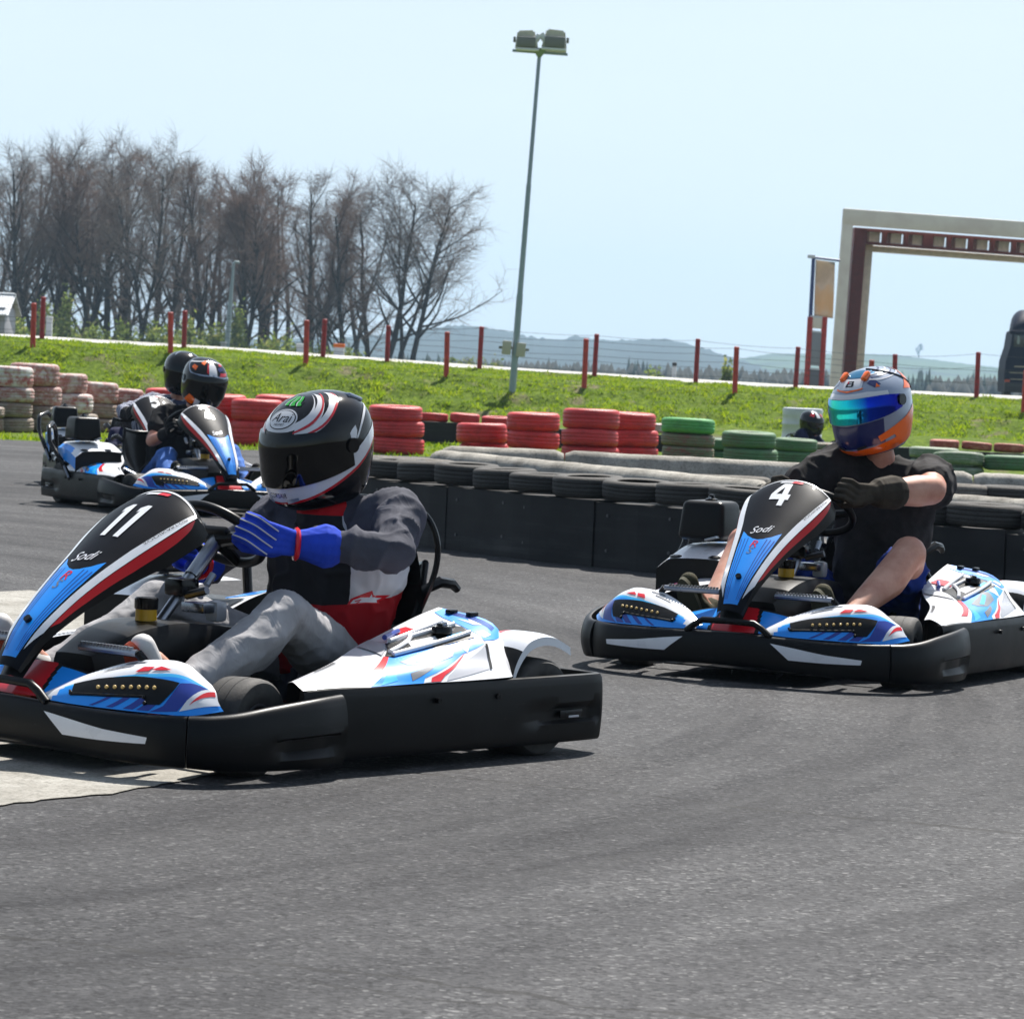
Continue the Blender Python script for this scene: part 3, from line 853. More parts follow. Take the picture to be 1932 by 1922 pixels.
        D(mir([(.38, .80), (.36, .84), (.28, .92), (.30, .84)]), .0014, SKY)
        D(mir([(.40, .72), (.36, .66), (.32, .68), (.36, .78)]), .0012, NVY)
        for q in range(4):
            arc([(.38 - q * .01, .76 + q * .03, 1), (.30, .73 + q * .045, 1), (.2, .72 + q * .05, 1), (.08, .74 + q * .05, 1)], .006, NVY if q % 2 else WHT, .0016)
        D(mir([(.30, .20), (.20, .29), (.10, .34), (.06, .28), (.18, .20), (.28, .12)]), .0020, ORG)
        D(mir([(.22, .56), (.16, .66), (.10, .78), (.02, .80), (.02, .70), (.10, .62), (.16, .52)]), .0018, ORG)
        D(mir([(.12, .36), (.05, .44), (.0, .46), (.0, .36), (.06, .30)]), .0018, ORG)
        D(mir([(.20, .30), (.10, .40), (.02, .40), (.1, .28)]), .0014, SKY)
        D(mir([(.33, .655), (.355, .66), (.345, .70)]), .0024, ORG)
        for s in (1, -1):
            p = Vector(hpt(.5 + s * .10, .80)); mb.box(p + Vector((.004, 0, .004)), (.045, .024, .022), ORG, rot=Matrix.Rotation(R(28), 3, 'Y'), bev=.008)
        mb.tube([Vector(hpt(.30 - i * .03, .96 - i * .075)) * 1.012 for i in range(8)], .004, BLK, 6)
    elif kind == 'flame':
        D([[(.53, .62), (.47, .62), (.46, .80), (.48, .95), (.52, .95), (.54, .80)]], .0014, WHT)
        D([[(.552, .66), (.532, .64), (.542, .80), (.562, .86)]], .0016, RED)
        D([[(.66, .80), (.60, .78), (.59, .88), (.66, .90)]], .0014, ORG); D([[(.72, .66), (.66, .64), (.66, .72), (.72, .72)]], .0014, ORG)
        D([[(.45, .62), (.36, .62), (.33, .66), (.43, .68)]], .0016, RED); D([[(.44, .70), (.36, .72), (.38, .78), (.45, .76)]], .0016, NVY)
        D([[(.40, .80), (.36, .84), (.30, .84), (.33, .78)]], .0014, RED)
        D([[(.72, .10), (.64, .06), (.60, .20), (.66, .26)]], .0014, ORG); D([[(.62, .05), (.57, .03), (.57, .2), (.61, .22)]], .0016, WHT); D([[(.56, .03), (.5, .03), (.52, .16)]], .0016, RED)
        arc([(.5, .63, 1), (.4, .6, 1), (.3, .58, 1), (.2, .7, 1), (.1, .8, 1)], .012, GRY, .0012)
        arc([(.46, .90, 1), (.36, .88, 1), (.27, .80, 1), (.2, .7, 1)], .02, WHT, .0012)
    elif kind == 'far':
        D([[(.53, .62), (.47, .62), (.46, .95), (.54, .95)]], .0014, WHT); D(mir([(.42, .64), (.34, .66), (.36, .76), (.44, .76)]), .0014, RED); D(mir([(.36, .86), (.28, .86), (.26, .95), (.40, .95)]), .0014, WHT)
    else:
        arc([(.30, .80, 1), (.24, .86, 1), (.2, .92, 1)], .02, GRY, .0012)
    for q in (-1, 1):   # chin vents
        D([[(.5 + q * .03, .12), (.5 + q * .075, .14), (.5 + q * .075, .165), (.5 + q * .03, .15)]], .0032, LIN if kind != 'arrow' else GRY)
    o = mb.build('helmet', HM, parent, ang=60)
    # visor: a proud curved shield with pivots
    vb = MB(); V0, V1 = (.352, .225) if kind == 'orange' else (.235, .345)
    def vis(u, v):
        t = .5 + (u - .5) * .50
        e = abs(u - .5) * 2
        h = (V0 + .05 * e ** 2) + v * (V1 - .10 * e ** 3)
        p = Vector(hpt(t, h)); n = f(t, h)[1]
        return p + n * (.0075 - .004 * e ** 6)
    vb.grid(vis, 48, 14, 0)
    for s in (0, 1):
        vb.grid(lambda u, v, s=s: Vector(vis(u, s)) - f(.5 + (u - .5) * .5, .4)[1] * .0075 * v, 48, 1, 1)
    for s in (0, 1):
        p = Vector(vis(s, .55)); n = f(.5 + (s - .5) * .5, .42)[1]
        vb.tube([p - n * .004, p + n * .007], .022, 1, 18)
    me = vb.mesh('visor', [visor_iri if kind == 'orange' else visor_dark, HM[0]], ang=50)
    uv = me.uv_layers.new(name='u')
    for pl in me.polygons:
        for li, vi in zip(pl.loop_indices, pl.vertices):
            uv.data[li].uv = ((vi // 15) / 48 if vi < 49 * 15 else 0, .5)
    link_mesh('visor', me, o)
    o.location = loc
    o.rotation_euler = (Matrix.Rotation(yaw, 3, 'Z') @ Matrix.Rotation(pitch, 3, 'Y') @ Matrix.Rotation(roll, 3, 'X')).to_euler()
    return o

skin = Mat('skin', srgb(205, 150, 125), .5, spec=.4)
_n = skin.noise(9, 4); skin.color(skin.ramp(_n, [(.3, srgb(178, 118, 98)), (.7, srgb(214, 165, 142))])).bump(skin.noise(160, 3), .12, .002)
skin.b.inputs['Subsurface Weight'].default_value = .08; skin.b.inputs['Subsurface Radius'].default_value = (.012, .005, .003)
skin = skin.m
def cloth(name, c, var=.18, sc=14):
    m = Mat(name, c, .85, spec=.2)
    n = m.noise(sc, 4); w = m.noise(420, 2)
    d = tuple(x * (1 - var) for x in c[:3]); l = tuple(min(1, x * (1 + var)) for x in c[:3])
    k = m.N('ShaderNodeTexNoise'); k.inputs['Scale'].default_value = 16; k.inputs['Detail'].default_value = 2; k.inputs['Distortion'].default_value = 1.6; m.L(m.co('Object', scale=(1, .8, .55)), k.inputs['Vector'])
    rg = m.math('ABSOLUTE', m.math('SUBTRACT', k.outputs['Fac'], .5))
    m.color(m.ramp(n, [(.3, d), (.7, l)])).bump(m.math('ADD', m.math('MULTIPLY', w, .04), m.math('MULTIPLY', rg, -2.0)), .40, .006)
    return m.m
def vest_mat():
    m = Mat('race_vest', (.6, .6, .62, 1), .7, spec=.25)
    x, y, z = m.sep()[:3]
    # red lower part with a slanting top edge, black front, white side
    front = m.math('GREATER_THAN', m.math('ADD', x, m.math('MULTIPLY', y, -.55)), -.345)
    low = m.math('LESS_THAN', m.math('ADD', z, m.math('MULTIPLY', x, .18)), .360)
    collar = m.math('GREATER_THAN', z, .655)
    n = m.noise(12, 3)
    wh = m.ramp(n, [(.3, (.52, .52, .54)), (.7, (.66, .66, .68))])
    c = m.mix(front, wh, (.012, .012, .014))
    c = m.mix(low, c, srgb(165, 12, 24))
    c = m.mix(collar, c, srgb(190, 15, 25))
    m.color(c).bump(m.noise(300, 2), .2, .0015)
    return m.m

def person(spec):
    p = empty('person', spec['label'], 'person', spec['loc'], spec['yaw'])
    J = {k: Vector(v) for k, v in spec['J'].items()}
    sc = spec.get('scale', 1.0); lo = spec.get('voxel', .009)
    def limb(side, part, gr=0.0):
        if part == 'arm':
            m = J['el' + side].lerp(J['wr' + side], .25); g = spec.get('arm', 1)
            return [(J['sh' + side], J['el' + side], .054 * g + gr, .041 * g + gr), (J['el' + side], m, .041 * g + gr, .044 * g + gr), (m, J['wr' + side], .044 * g + gr, .029 * g + gr * .8)]
        if part == 'upper': 
            a, b = J['sh' + side], J['el' + side]; return [(a, a.lerp(b, .5), .060 * spec.get('arm', 1) + gr, .056 * spec.get('arm', 1) + gr)]
        if part == 'leg':
            g = spec.get('leg', 1); k, a = J['kn' + side], J['an' + side]; c = k.lerp(a, .34); u = Vector((-.016, 0, -.012))
            return [(J['hip' + side], k, .083 * g + gr, .060 * g + gr), (k, c + u, .055 * g + gr, .059 * g + gr), (c + u, k.lerp(a, .62), .059 * g + gr, .046 * g + gr), (k.lerp(a, .62), a, .046 * g + gr, .038 * g + gr),
                    (k + Vector((.012, 0, .006)), k.lerp(a, .12) + Vector((.014, 0, .004)), .047 * g + gr, .040 * g + gr)]
        if part == 'thigh':
            a, b = J['hip' + side], J['kn' + side]; return [(a, a.lerp(b, .72), .088 + gr, .078 + gr)]
    def torso(gr=0.0):
        k = spec.get('tor', 1)
        h = (J['hipL'] + J['hipR']) / 2; c = J['chest']; n = J['neck']; ax = (J['shL'] - J['shR']).normalized()
        return [(h + ax * .085, h - ax * .085, .105 * k + gr, .105 * k + gr), (h + ax * .04, c + ax * .06, .115 * k + gr, .125 * k + gr), (h - ax * .04, c - ax * .06, .115 * k + gr, .125 * k + gr),
                (c + ax * .07, c - ax * .07, .125 * k + gr, .125 * k + gr), (c + ax * .06, J['shL'] * .9 + n * .1, .12 * k + gr, .065 + gr), (c - ax * .06, J['shR'] * .9 + n * .1, .12 * k + gr, .065 + gr),
                (J['shL'], n + NK, .060 + gr, .058 + gr), (J['shR'], n + NK, .060 + gr, .058 + gr)]
    head = Vector(spec['head']); NK = Vector((-.01, 0, -.035))
    body = torso() + [(J['neck'], head.lerp(J['neck'], .35), .056, .054), (head + Vector((0, 0, -.02)), head + Vector((.02, 0, .05)), .085, .085)]
    for s in 'LR': body += limb(s, 'arm') + limb(s, 'leg') + [(J['an' + s], J['to' + s].lerp(J['an' + s], .3), .04, .03)]
    finish(blob(body, lo, 4), 'body', skin, p)
    # shirt
    sh = torso(.010)
    for s in 'LR':
        if spec['sleeves']:
            w2 = J['wr' + s].lerp(J['el' + s], .24); sh += [(J['sh' + s], J['el' + s], .070, .057), (J['el' + s], w2, .057, .050)]
        else: sh += limb(s, 'upper', .016)
    me = blob(sh, lo, 3); folds(me, .0085 * spec.get('fold', 1), 9, (1, 1, .5), spec['seed']); folds(me, .0034, 16, (.6, 1, 1), spec['seed'] + 3)
    finish(me, 'shirt', spec['shirt'], p)
    if spec.get('vest'):
        h = (J['hipL'] + J['hipR']) / 2
        vs = [(a.lerp(b, .22) if i < 2 else a, b, r0 + .034, r1 + .034) for i, (a, b, r0, r1) in enumerate(torso(0)[1:4])] + [(J['neck'] + Vector((0, .0, -.03)), J['neck'] + Vector((.0, 0, .015)), .088, .078), (J['chest'], J['neck'] + Vector((0, 0, -.04)), .13, .10)]
        me = blob(vs, lo * .9, 5); folds(me, .004, 16, (1, 1, 1), 2)
        v = finish(me, 'race_vest', spec['vest'], p)
    if spec['trousers']:
        tr = [(J['hipL'], J['hipR'], .112, .112)]
        for s in 'LR': tr += limb(s, 'leg', .013)
        me = blob(tr, lo, 3); folds(me, .0062, 7, (.5, 1, 1.3), spec['seed'] + 7); folds(me, .0026, 13, (1, 1, .5), spec['seed'])
        finish(me, 'trousers', spec['legs'], p)
    else:
        tr = [(J['hipL'], J['hipR'], .114, .114)]
        for s in 'LR': tr += limb(s, 'thigh', .018)
        me = blob(tr, lo, 3); folds(me, .011, 13, (.8, 1, 1), spec['seed'])
        finish(me, 'shorts', spec['legs'], p)
    for s, sg in (('L', 1), ('R', -1)):
        caps, ridges = hand_caps(J['wr' + s], spec['grip' + s], spec['rim' + s], spec['out' + s], spec.get('hand', 1.0), spec.get('ts' + s, 1))
        arm = J['el' + s] - J['wr' + s]; arm.normalize(); ga = 1 if spec['sleeves'] else 1 + (spec.get('arm', 1) - 1) * .8
        caps += [(J['wr' + s], J['wr' + s] + arm * .035, .035 * ga, .040 * ga), (J['wr' + s] + arm * .03, J['wr' + s] + arm * .085, .045 * ga, .064 if spec['sleeves'] else .050 * ga)]
        me = blob(caps, .0034 if spec.get('fine') else .006, 2)
        g = finish(me, 'glove', spec['gloves'], p)
        if spec.get('piping'):
            mb = MB()
            for r in ridges: mb.tube([cr([tuple(q) for q in r], i / 10) for i in range(11)], .0022, 0, 5)
            a = J['wr' + s] + arm * .004; q = arm.orthogonal().normalized(); w = arm.cross(q)
            mb.tube([a + (q * math.cos(i * PI / 10) + w * math.sin(i * PI / 10)) * .0405 for i in range(20)], .008, 1, 6, closed=True)
            mb.build('glove_trim', [spec['piping'], red], g)
        an, to = J['an' + s], J['to' + s]
        d = (to - an); dn = d.normalized(); pd = Vector((0, 0, 1)) if abs(dn.z) < .8 else Vector((1, 0, 0))
        heel = an + Vector((.035, 0, -.055)) if dn.z > .35 else an - dn * .03 + Vector((0, 0, -.035))
        me = blob([(heel, to, .038, .036), (an, heel.lerp(to, .55), .046, .042), (an, an + (J['kn' + s] - an).normalized() * .04, .048, .05)], .006, 4)
        me2 = finish(me, 'shoe', spec['shoes'], p)
        mb = MB(); ax = (to - heel).normalized(); sd = Vector((0, 1, 0)); nn = ax.cross(sd).normalized()
        if nn.x < 0: nn = -nn
        outl = []
        for i in range(24):
            a = 2 * PI * i / 24; L = (to - heel).length / 2 + .04
            outl.append((heel + to) / 2 + ax * math.cos(a) * L + sd * math.sin(a) * .043 + nn * .030)
        k = len(mb.v); mb.v += [tuple(q) for q in outl] + [tuple(q + nn * .018) for q in outl]
        for i in range(24): mb.face((k + i, k + (i + 1) % 24, k + 24 + (i + 1) % 24, k + 24 + i))
        mb.face([k + 24 + i for i in range(24)]); mb.face([k + i for i in range(24)][::-1])
        mb.build('sole', [spec['sole']], me2)
    helmet(p, head, *spec['look'], spec['helmet'])
    return p, J

# ------------------------------------------------------------------ karts and drivers on the track
kart11 = make_kart('black and blue racing kart numbered 11, nearest the camera')
kart11.location = (-.74803, 9.80438, 0); kart11.rotation_euler.z = R(230.09)
def next_kart(label, loc, yaw, num, s0, s1, v0, v1):
    k = copy_tree(kart11); k['label'] = label
    k.location = loc; k.rotation_euler.z = R(yaw)
    find(k, 'race_number').data = number_mesh(num, s0, s1, v0, v1, -.03)
    return k
kart4 = next_kart('black and blue racing kart numbered 4 on the right, its driver in short sleeves', (1.20154, 13.14705, 0), 243.05, '4', .655, .905, .36, .60)
kart2 = next_kart('black and blue racing kart numbered 2 at the back left', (-2.26191, 23.32257, 0), -61.59, '2', .66, .91, .37, .60)
k5 = at(291, 752, Y=26.0); K5Y = R(-76)
kart5 = next_kart('racing kart numbered 5 half hidden behind kart number 2', (k5.x - .34 * math.cos(K5Y), k5.y - .34 * math.sin(K5Y), 0), -76, '5', .66, .91, .37, .60)

bluecloth = cloth('blue_glove', srgb(38, 70, 190)); pip = simple('glove_piping', (.5, .52, .55, 1), .6)
greyc = cloth('grey_sleeve', (.068, .070, .090, 1)); ltrou = cloth('grey_trousers', (.34, .335, .345, 1)); blackc = cloth('black_cloth', (.012, .012, .014, 1), .4)
dgrey = cloth('charcoal_shirt', (.022, .020, .021, 1), .35); shortb = cloth('blue_shorts', srgb(25, 50, 125)); brownl = cloth('brown_leather', (.045, .036, .026, 1), .4)
jeans = cloth('blue_jeans', srgb(70, 110, 180), .35); stripes = Mat('striped_shirt', (.4, .42, .5, 1), .8)
_s = stripes.math('SINE', stripes.math('MULTIPLY', stripes.sep()[0], 260.0)); stripes.color(stripes.ramp(_s, [(.45, (.05, .06, .12)), (.55, (.5, .52, .6))])); stripes = stripes.m
shoeo = cloth('orange_brown_shoe', srgb(150, 62, 42)); solew = simple('pale_sole', (.62, .60, .58, 1), .6); olive = cloth('olive_shoe', (.055, .05, .028, 1)); soleo = simple('olive_sole', (.09, .085, .05, 1), .8)
navyc = cloth('navy_overall', (.012, .014, .05, 1))

base = dict(rimL=(-.35, .1, .6), rimR=(-.35, -.1, .6), outL=(.35, 1, .25), outR=(.2, -1, .2), seed=1)
p11, J11 = person(dict(base, label='person in black and white full-face helmet, grey sleeves and blue gloves driving kart 11', loc=kart11.location, yaw=kart11.rotation_euler.z,
    J=dict(hipL=(-.32, .10, .20), hipR=(-.32, -.10, .20), chest=(-.36, .02, .50), neck=(-.335, .0, .685), shL=(-.40, .215, .66), shR=(-.34, -.18, .65),
           elL=(-.205, .365, .575), wrL=(.012, .195, .585), elR=(-.15, -.29, .50), wrR=(.00, -.20, .50), knL=(.10, .245, .395), knR=(.14, -.20, .385), anL=(.50, .265, .195), anR=(.50, -.27, .20),
           toL=(.655, .265, .325), toR=(.655, -.30, .335)),
    head=(-.285, -.01, .855), look=(R(-5), R(17), R(0)), tor=.94, helmet='arrow', gripL=(.145, .145, .62), gripR=(.095, -.145, .55), sleeves=True, trousers=True,
    shirt=greyc, vest=vest_mat(), legs=ltrou, gloves=bluecloth, piping=pip, shoes=solew, sole=shoeo, fine=True, voxel=.0075, seed=4, fold=1.5))
from mathutils.bvhtree import BVHTree
def emblem(parent, name, polys, mat, off):
    """flat badge shapes pressed on to a garment"""
    bvh = BVHTree.FromPolygons([v.co for v in parent.data.vertices], [p.vertices for p in parent.data.polygons])
    inv = (Matrix.Translation(parent.parent.location) @ Matrix.Rotation(parent.parent.rotation_euler.z, 4, 'Z')).inverted()
    def fm(u, v):
        a = inv @ Vector((0, 0, CAMH)); b = inv @ at(u, v, Y=9.8)
        h = bvh.ray_cast(a, (b - a).normalized()); return h[0], h[1]
    mb = MB(); decal(mb, polys, fm, off, 0, 9)
    return mb.build(name, [mat], parent)
_ve = find(p11, 'race_vest'); _e = lambda P: [((400 + x * .3122) * .8575, (800 + y * .3122) * .8575) for x, y in P]
emblem(_ve, 'emblem', [_e([(1165, 1700), (1190, 1655), (1250, 1630), (1318, 1632), (1342, 1598), (1352, 1632), (1470, 1628), (1412, 1662), (1385, 1672), (1392, 1690), (1300, 1690)])], red, .0015)
emblem(_ve, 'emblem_star', [_e([(1185, 1690), (1208, 1662), (1258, 1645), (1322, 1646), (1338, 1622), (1344, 1647), (1405, 1648), (1366, 1664), (1372, 1682), (1290, 1680)])], white, .003)
emblem(_ve, 'emblem_star', [_e([(1215, 1668), (1262, 1656), (1262, 1662), (1218, 1676)]), _e([(1225, 1682), (1250, 1668), (1252, 1674), (1232, 1686)])], red, .0045)
# curved guard behind the seat, over the driver's shoulder
mb = MB(); mb.tube([cr([(-.50, .21, .36), (-.535, .245, .50), (-.53, .25, .60), (-.50, .215, .675), (-.49, .10, .70), (-.49, -.10, .70), (-.50, -.2, .67), (-.53, -.22, .6), (-.5, -.2, .36)], q / 40) for q in range(41)], .009, P2_, 8)
def bk(u, v):
    a = (v - .5) * 2; z = .34 + .35 * u; w = .24 * (1 - .3 * u ** 4)
    return (-.545 + .05 * abs(a) ** 3 + .03 * u, a * w, z - .03 * abs(a) ** 2 * u)
mb.grid(bk, 12, 16, P2_); mb.build('seat_back', MATS, find(kart11, 'seat'))

p4, J4 = person(dict(base, label='person in orange and teal helmet, black T-shirt and blue shorts driving kart 4', loc=kart4.location, yaw=kart4.rotation_euler.z,
    J=dict(hipL=(-.36, .14, .20), hipR=(-.36, -.08, .20), chest=(-.40, .085, .52), neck=(-.38, .07, .785), shL=(-.43, .25, .73), shR=(-.33, -.085, .755),
           elL=(-.165, .355, .70), wrL=(.06, .215, .682), elR=(-.12, -.28, .62), wrR=(.06, -.17, .66), knL=(.015, .345, .462), knR=(.08, -.30, .46), anL=(.46, .265, .20), anR=(.46, -.275, .20),
           toL=(.60, .24, .33), toR=(.60, -.295, .335)),
    head=(-.315, .04, 1.0), look=(R(-15), R(17), R(5)), tor=.90, helmet='orange', arm=1.42, leg=1.14, gripL=(.165, .135, .685), gripR=(.150, -.13, .68), sleeves=False, trousers=False,
    shirt=dgrey, legs=shortb, gloves=brownl, shoes=olive, sole=soleo, fine=True, voxel=.0075, seed=9))

p2, J2 = person(dict(base, label='person in black T-shirt and jeans with a flame-patterned helmet driving kart 2', loc=kart2.location, yaw=kart2.rotation_euler.z,
    J=dict(hipL=(-.30, .13, .20), hipR=(-.30, -.06, .20), chest=(-.31, .10, .46), neck=(-.27, .20, .69), shL=(-.28, .32, .60), shR=(-.32, .0, .63),
           elL=(-.10, .34, .50), wrL=(.06, .19, .54), elR=(-.20, -.13, .455), wrR=(.05, -.10, .525), knL=(.16, .30, .40), knR=(.13, -.15, .36), anL=(.48, .28, .2), anR=(.46, -.26, .2),
           toL=(.62, .29, .32), toR=(.60, -.28, .32)),
    head=(-.22, .25, .875), look=(R(-4), R(20), R(-6)), helmet='flame', gripL=(.12, .15, .58), gripR=(.12, -.12, .585), sleeves=False, trousers=True,
    shirt=blackc, legs=jeans, gloves=blackc, shoes=blackc, sole=soleo, voxel=.011, seed=13))
h5 = at(352, 702, Y=26.45)
q = Matrix.Rotation(-K5Y, 3, 'Z') @ (h5 - Vector(kart5.location))
p5, J5 = person(dict(base, label='person in plain black helmet and striped shirt driving kart 5, behind kart 2', loc=kart5.location, yaw=K5Y,
    J=dict(hipL=(-.32, .16, .20), hipR=(-.32, -.04, .20), chest=(-.34, .14, .48), neck=(-.28, q.y - .03, .70), shL=(-.30, q.y + .14, .64), shR=(-.33, q.y - .22, .66),
           elL=(-.10, .36, .52), wrL=(.06, .19, .54), elR=(-.20, -.16, .58), wrR=(.05, -.14, .56), knL=(.14, .28, .40), knR=(.12, -.24, .40), anL=(.48, .28, .2), anR=(.46, -.26, .2),
           toL=(.62, .29, .32), toR=(.60, -.28, .32)),
    head=(-.22, q.y, q.z), look=(R(2), R(14), R(-3)), helmet='plain', gripL=(.12, .15, .58), gripR=(.12, -.12, .585), sleeves=True, trousers=True,
    shirt=stripes, legs=navyc, gloves=blackc, shoes=blackc, sole=soleo, voxel=.012, seed=17))

# ------------------------------------------------------------------ ground
def lin(x, P):
    if x <= P[0][0]: return P[0][1]
    for (a, b), (c, d) in zip(P, P[1:]):
        if x <= c: return b + (d - b) * (x - a) / (c - a)
    return P[-1][1]
FRONT = [(62, 652), (322, 670), (577, 688), (842, 712), (1102, 733), (1386, 745), (1640, 762), (1932, 785)]
TOP = [(0, 634), (420, 659), (966, 698), (1200, 713), (1500, 731), (1932, 752)]
YF, YT = 66.4, 69.0
ZF = [(at(u, v, Y=YF).x, at(u, v, Y=YF).z) for u, v in FRONT]
ZT = [(at(u, v, Y=YT).x, at(u, v, Y=YT).z) for u, v in TOP]
def height(x, y):
    if y <= 63.6:
        dip = 0
        if 44.6 < y < 62 and x > 1.5:
            s = min(1, (y - 44.6) / 1.2, (62 - y) / 2, (x - 1.5) / 1.0); dip = -.45 * max(0, s)
        return dip
    zf, zt = lin(x, ZF), lin(x, ZT)
    if y < YF: return zf * ((y - 63.6) / (YF - 63.6))
    if y < YT: return zf + (zt - zf) * (y - YF) / (YT - YF)
    z = lin(x * YT / y, ZT)
    if y > 76: z += (-1.3 - z) * min(1, (y - 76) / 12)
    if y > 300: z -= 7 * min(1, (y - 300) / 250)
    return z
def axis(*segs):
    out = []
    for a, b, st in segs:
        n = max(1, int(round((b - a) / st))); out += [a + (b - a) * i / n for i in range(n)]
    return out + [segs[-1][1]]
XS = axis((-2500, -500, 400), (-500, -100, 80), (-100, -16, 7), (-16, 16, .2), (16, 100, 7), (100, 500, 80), (500, 2500, 400))
YS = axis((-60, 0, 15), (0, 36, 6), (36, 44, .4), (44, 62.8, .9), (62.8, 71, .16), (71, 90, 1.5), (90, 300, 12), (300, 700, 40), (700, 5200, 500))
grassm = Mat('grass_ground', (.1, .16, .03, 1), .95, spec=.1)
_n = grassm.noise(1.1, 5, .65); _n2 = grassm.noise(9, 4, .7); _n3 = grassm.noise(.35, 3)
_c = grassm.ramp(_n2, [(.25, (.030, .055, .004)), (.5, (.085, .135, .009)), (.75, (.17, .23, .02))])
_d = grassm.ramp(_n2, [(.3, (.10, .085, .05)), (.7, (.24, .20, .13))])
_g = grassm.mix(grassm.ramp(_n, [(.57, (0, 0, 0)), (.68, (.8, .8, .8))]), _c, _d)
_y = grassm.math('MULTIPLY', grassm.math('SUBTRACT', grassm.sep()[1], 74.0), .1)
_y.node.use_clamp = True
_x = grassm.math('MULTIPLY', grassm.math('SUBTRACT', grassm.math('ABSOLUTE', grassm.sep()[0]), 16.0), .1); _x.node.use_clamp = True
grassm.color(grassm.mix(grassm.math('MAXIMUM', _y, _x), _g, grassm.ramp(_n, [(.3, (.07, .075, .045)), (.7, (.13, .125, .085))])))
grassm.bump(_n2, .8, .06)
V = []
for y in YS:
    for x in XS:
        z = height(x, y)
        if 37.4 < y < 72 and abs(x) < 17:
            a = .05 if y < 63.4 else (.13 if y < YF + .6 else .03)
            z += a * (mnoise.noise((x * 1.6, y * 1.6, 0)) + .6 * mnoise.noise((x * 4, y * 4, 3))) * (0 if y < 37.8 else 1)
        V.append((x, y, z - .006))
nx = len(XS)
Fq = [(j * nx + i, j * nx + i + 1, (j + 1) * nx + i + 1, (j + 1) * nx + i) for j in range(len(YS) - 1) for i in range(nx - 1)]
tag(link_mesh('ground', np_mesh('ground', V, Fq, grassm.m, smooth=True)), kind='structure')

asph = Mat('asphalt', (.1, .1, .1, 1), .85, spec=.18)
_o = asph.co()
_sx = asph.sep(asph.co('Object'))
_rx = asph.math('ADD', _sx[0], 8.0); _ry = asph.math('SUBTRACT', _sx[1], 13.0)
_rr = asph.math('SQRT', asph.math('ADD', asph.math('MULTIPLY', _rx, _rx), asph.math('MULTIPLY', _ry, _ry))); _th = asph.math('ARCTAN2', _ry, _rx)
def arcs(kr, kt, detail, rough):   # rubber laid along the driving line round the bend
    cv = asph.N('ShaderNodeCombineXYZ'); asph.L(asph.math('MULTIPLY', _rr, kr), cv.inputs[0]); asph.L(asph.math('MULTIPLY', _th, kt), cv.inputs[1])
    return asph.noise(1.0, detail, rough, cv.outputs[0])
s1, s2, s3 = arcs(2.6, 3.0, 4, .6), arcs(9.0, 6.0, 3, .6), arcs(.8, 2.0, 2, .5)
big = asph.noise(.5, 5, .6); mid = asph.noise(11, 5, .72); grain = asph.noise(48, 4, .8); fine = asph.noise(120, 2, .7)
vor = asph.N('ShaderNodeTexVoronoi'); vor.inputs['Scale'].default_value = 105; asph.L(_o, vor.inputs['Vector']); stone = asph.sep(vor.outputs['Color'])[0]
c = asph.ramp(mid, [(.28, (.050, .050, .053)), (.72, (.082, .081, .084))])
c = asph.mix(.9, c, asph.ramp(s1, [(.34, (.52, .52, .54)), (.50, (.92, .92, .92)), (.68, (1.28, 1.28, 1.26))]), 'MULTIPLY')
c = asph.mix(.75, c, asph.ramp(s2, [(.36, (.66, .66, .67)), (.52, (1, 1, 1)), (.68, (1.22, 1.22, 1.2))]), 'MULTIPLY')
c = asph.mix(.8, c, asph.ramp(s3, [(.38, (.72, .72, .73)), (.60, (1.12, 1.12, 1.12))]), 'MULTIPLY')
c = asph.mix(.8, c, asph.ramp(big, [(.32, (.74, .74, .75)), (.52, (1, 1, 1)), (.68, (1.22, 1.2, 1.18))]), 'MULTIPLY')
c = asph.mix(1, c, asph.ramp(stone, [(0, (.42, .42, .43)), (.35, (.85, .85, .85)), (.80, (1.05, 1.05, 1.05)), (.93, (1.35, 1.35, 1.32)), (.985, (2.2, 2.2, 2.1))]), 'MULTIPLY')
c = asph.mix(.9, c, asph.ramp(grain, [(.30, (.42, .42, .43)), (.45, (.95, .95, .95)), (.68, (1.25, 1.25, 1.24))]), 'MULTIPLY')
xo, yo, zo = asph.sep(_o)[:3]
def crack(p, q, w, amt):
    global c
    d = (q - p).normalized(); n = Vector((-d.y, d.x, 0)); k = -n.dot(p)
    dist = asph.math('ADD', asph.math('ADD', asph.math('MULTIPLY', xo, n.x), asph.math('MULTIPLY', yo, n.y)), k)
    wob = asph.math('MULTIPLY', asph.math('SUBTRACT', asph.noise(1.3, 5, .65), .5), .34)
    ab = asph.math('ABSOLUTE', asph.math('ADD', dist, wob))
    brk = asph.math('MULTIPLY', asph.noise(7, 4, .7), w * 2.2)
    f = asph.math('LESS_THAN', ab, asph.math('SUBTRACT', brk, w * .55))
    c = asph.mix(asph.math('MULTIPLY', f, amt), c, (.025, .024, .023))
crack(at(1029, 1486, Z=0), at(1932, 1574, Z=0), .020, .85)
crack(at(0, 2064 * .8575, Z=0), at(1000, 2190 * .8575, Z=0), .016, .7)
crack(at(1000, 1900, Z=0), at(1932, 1990, Z=0), .012, .6)
asph.color(c).bump(asph.math('ADD', stone, grain), .6, .005)
asph.rough(asph.ramp(s2, [(.3, (.70, .70, .70)), (.7, (.92, .92, .92))]))
edge = [(x, at(966 + x * F / 37, lin(966 + x * F / 37, [(0, 830), (507, 851), (700, 858)]), Z=0).y if x < -1.4 else 37.5) for x in axis((-60, -16, 4), (-16, 16, .25), (16, 60, 4))]
mb = MB(); k = []
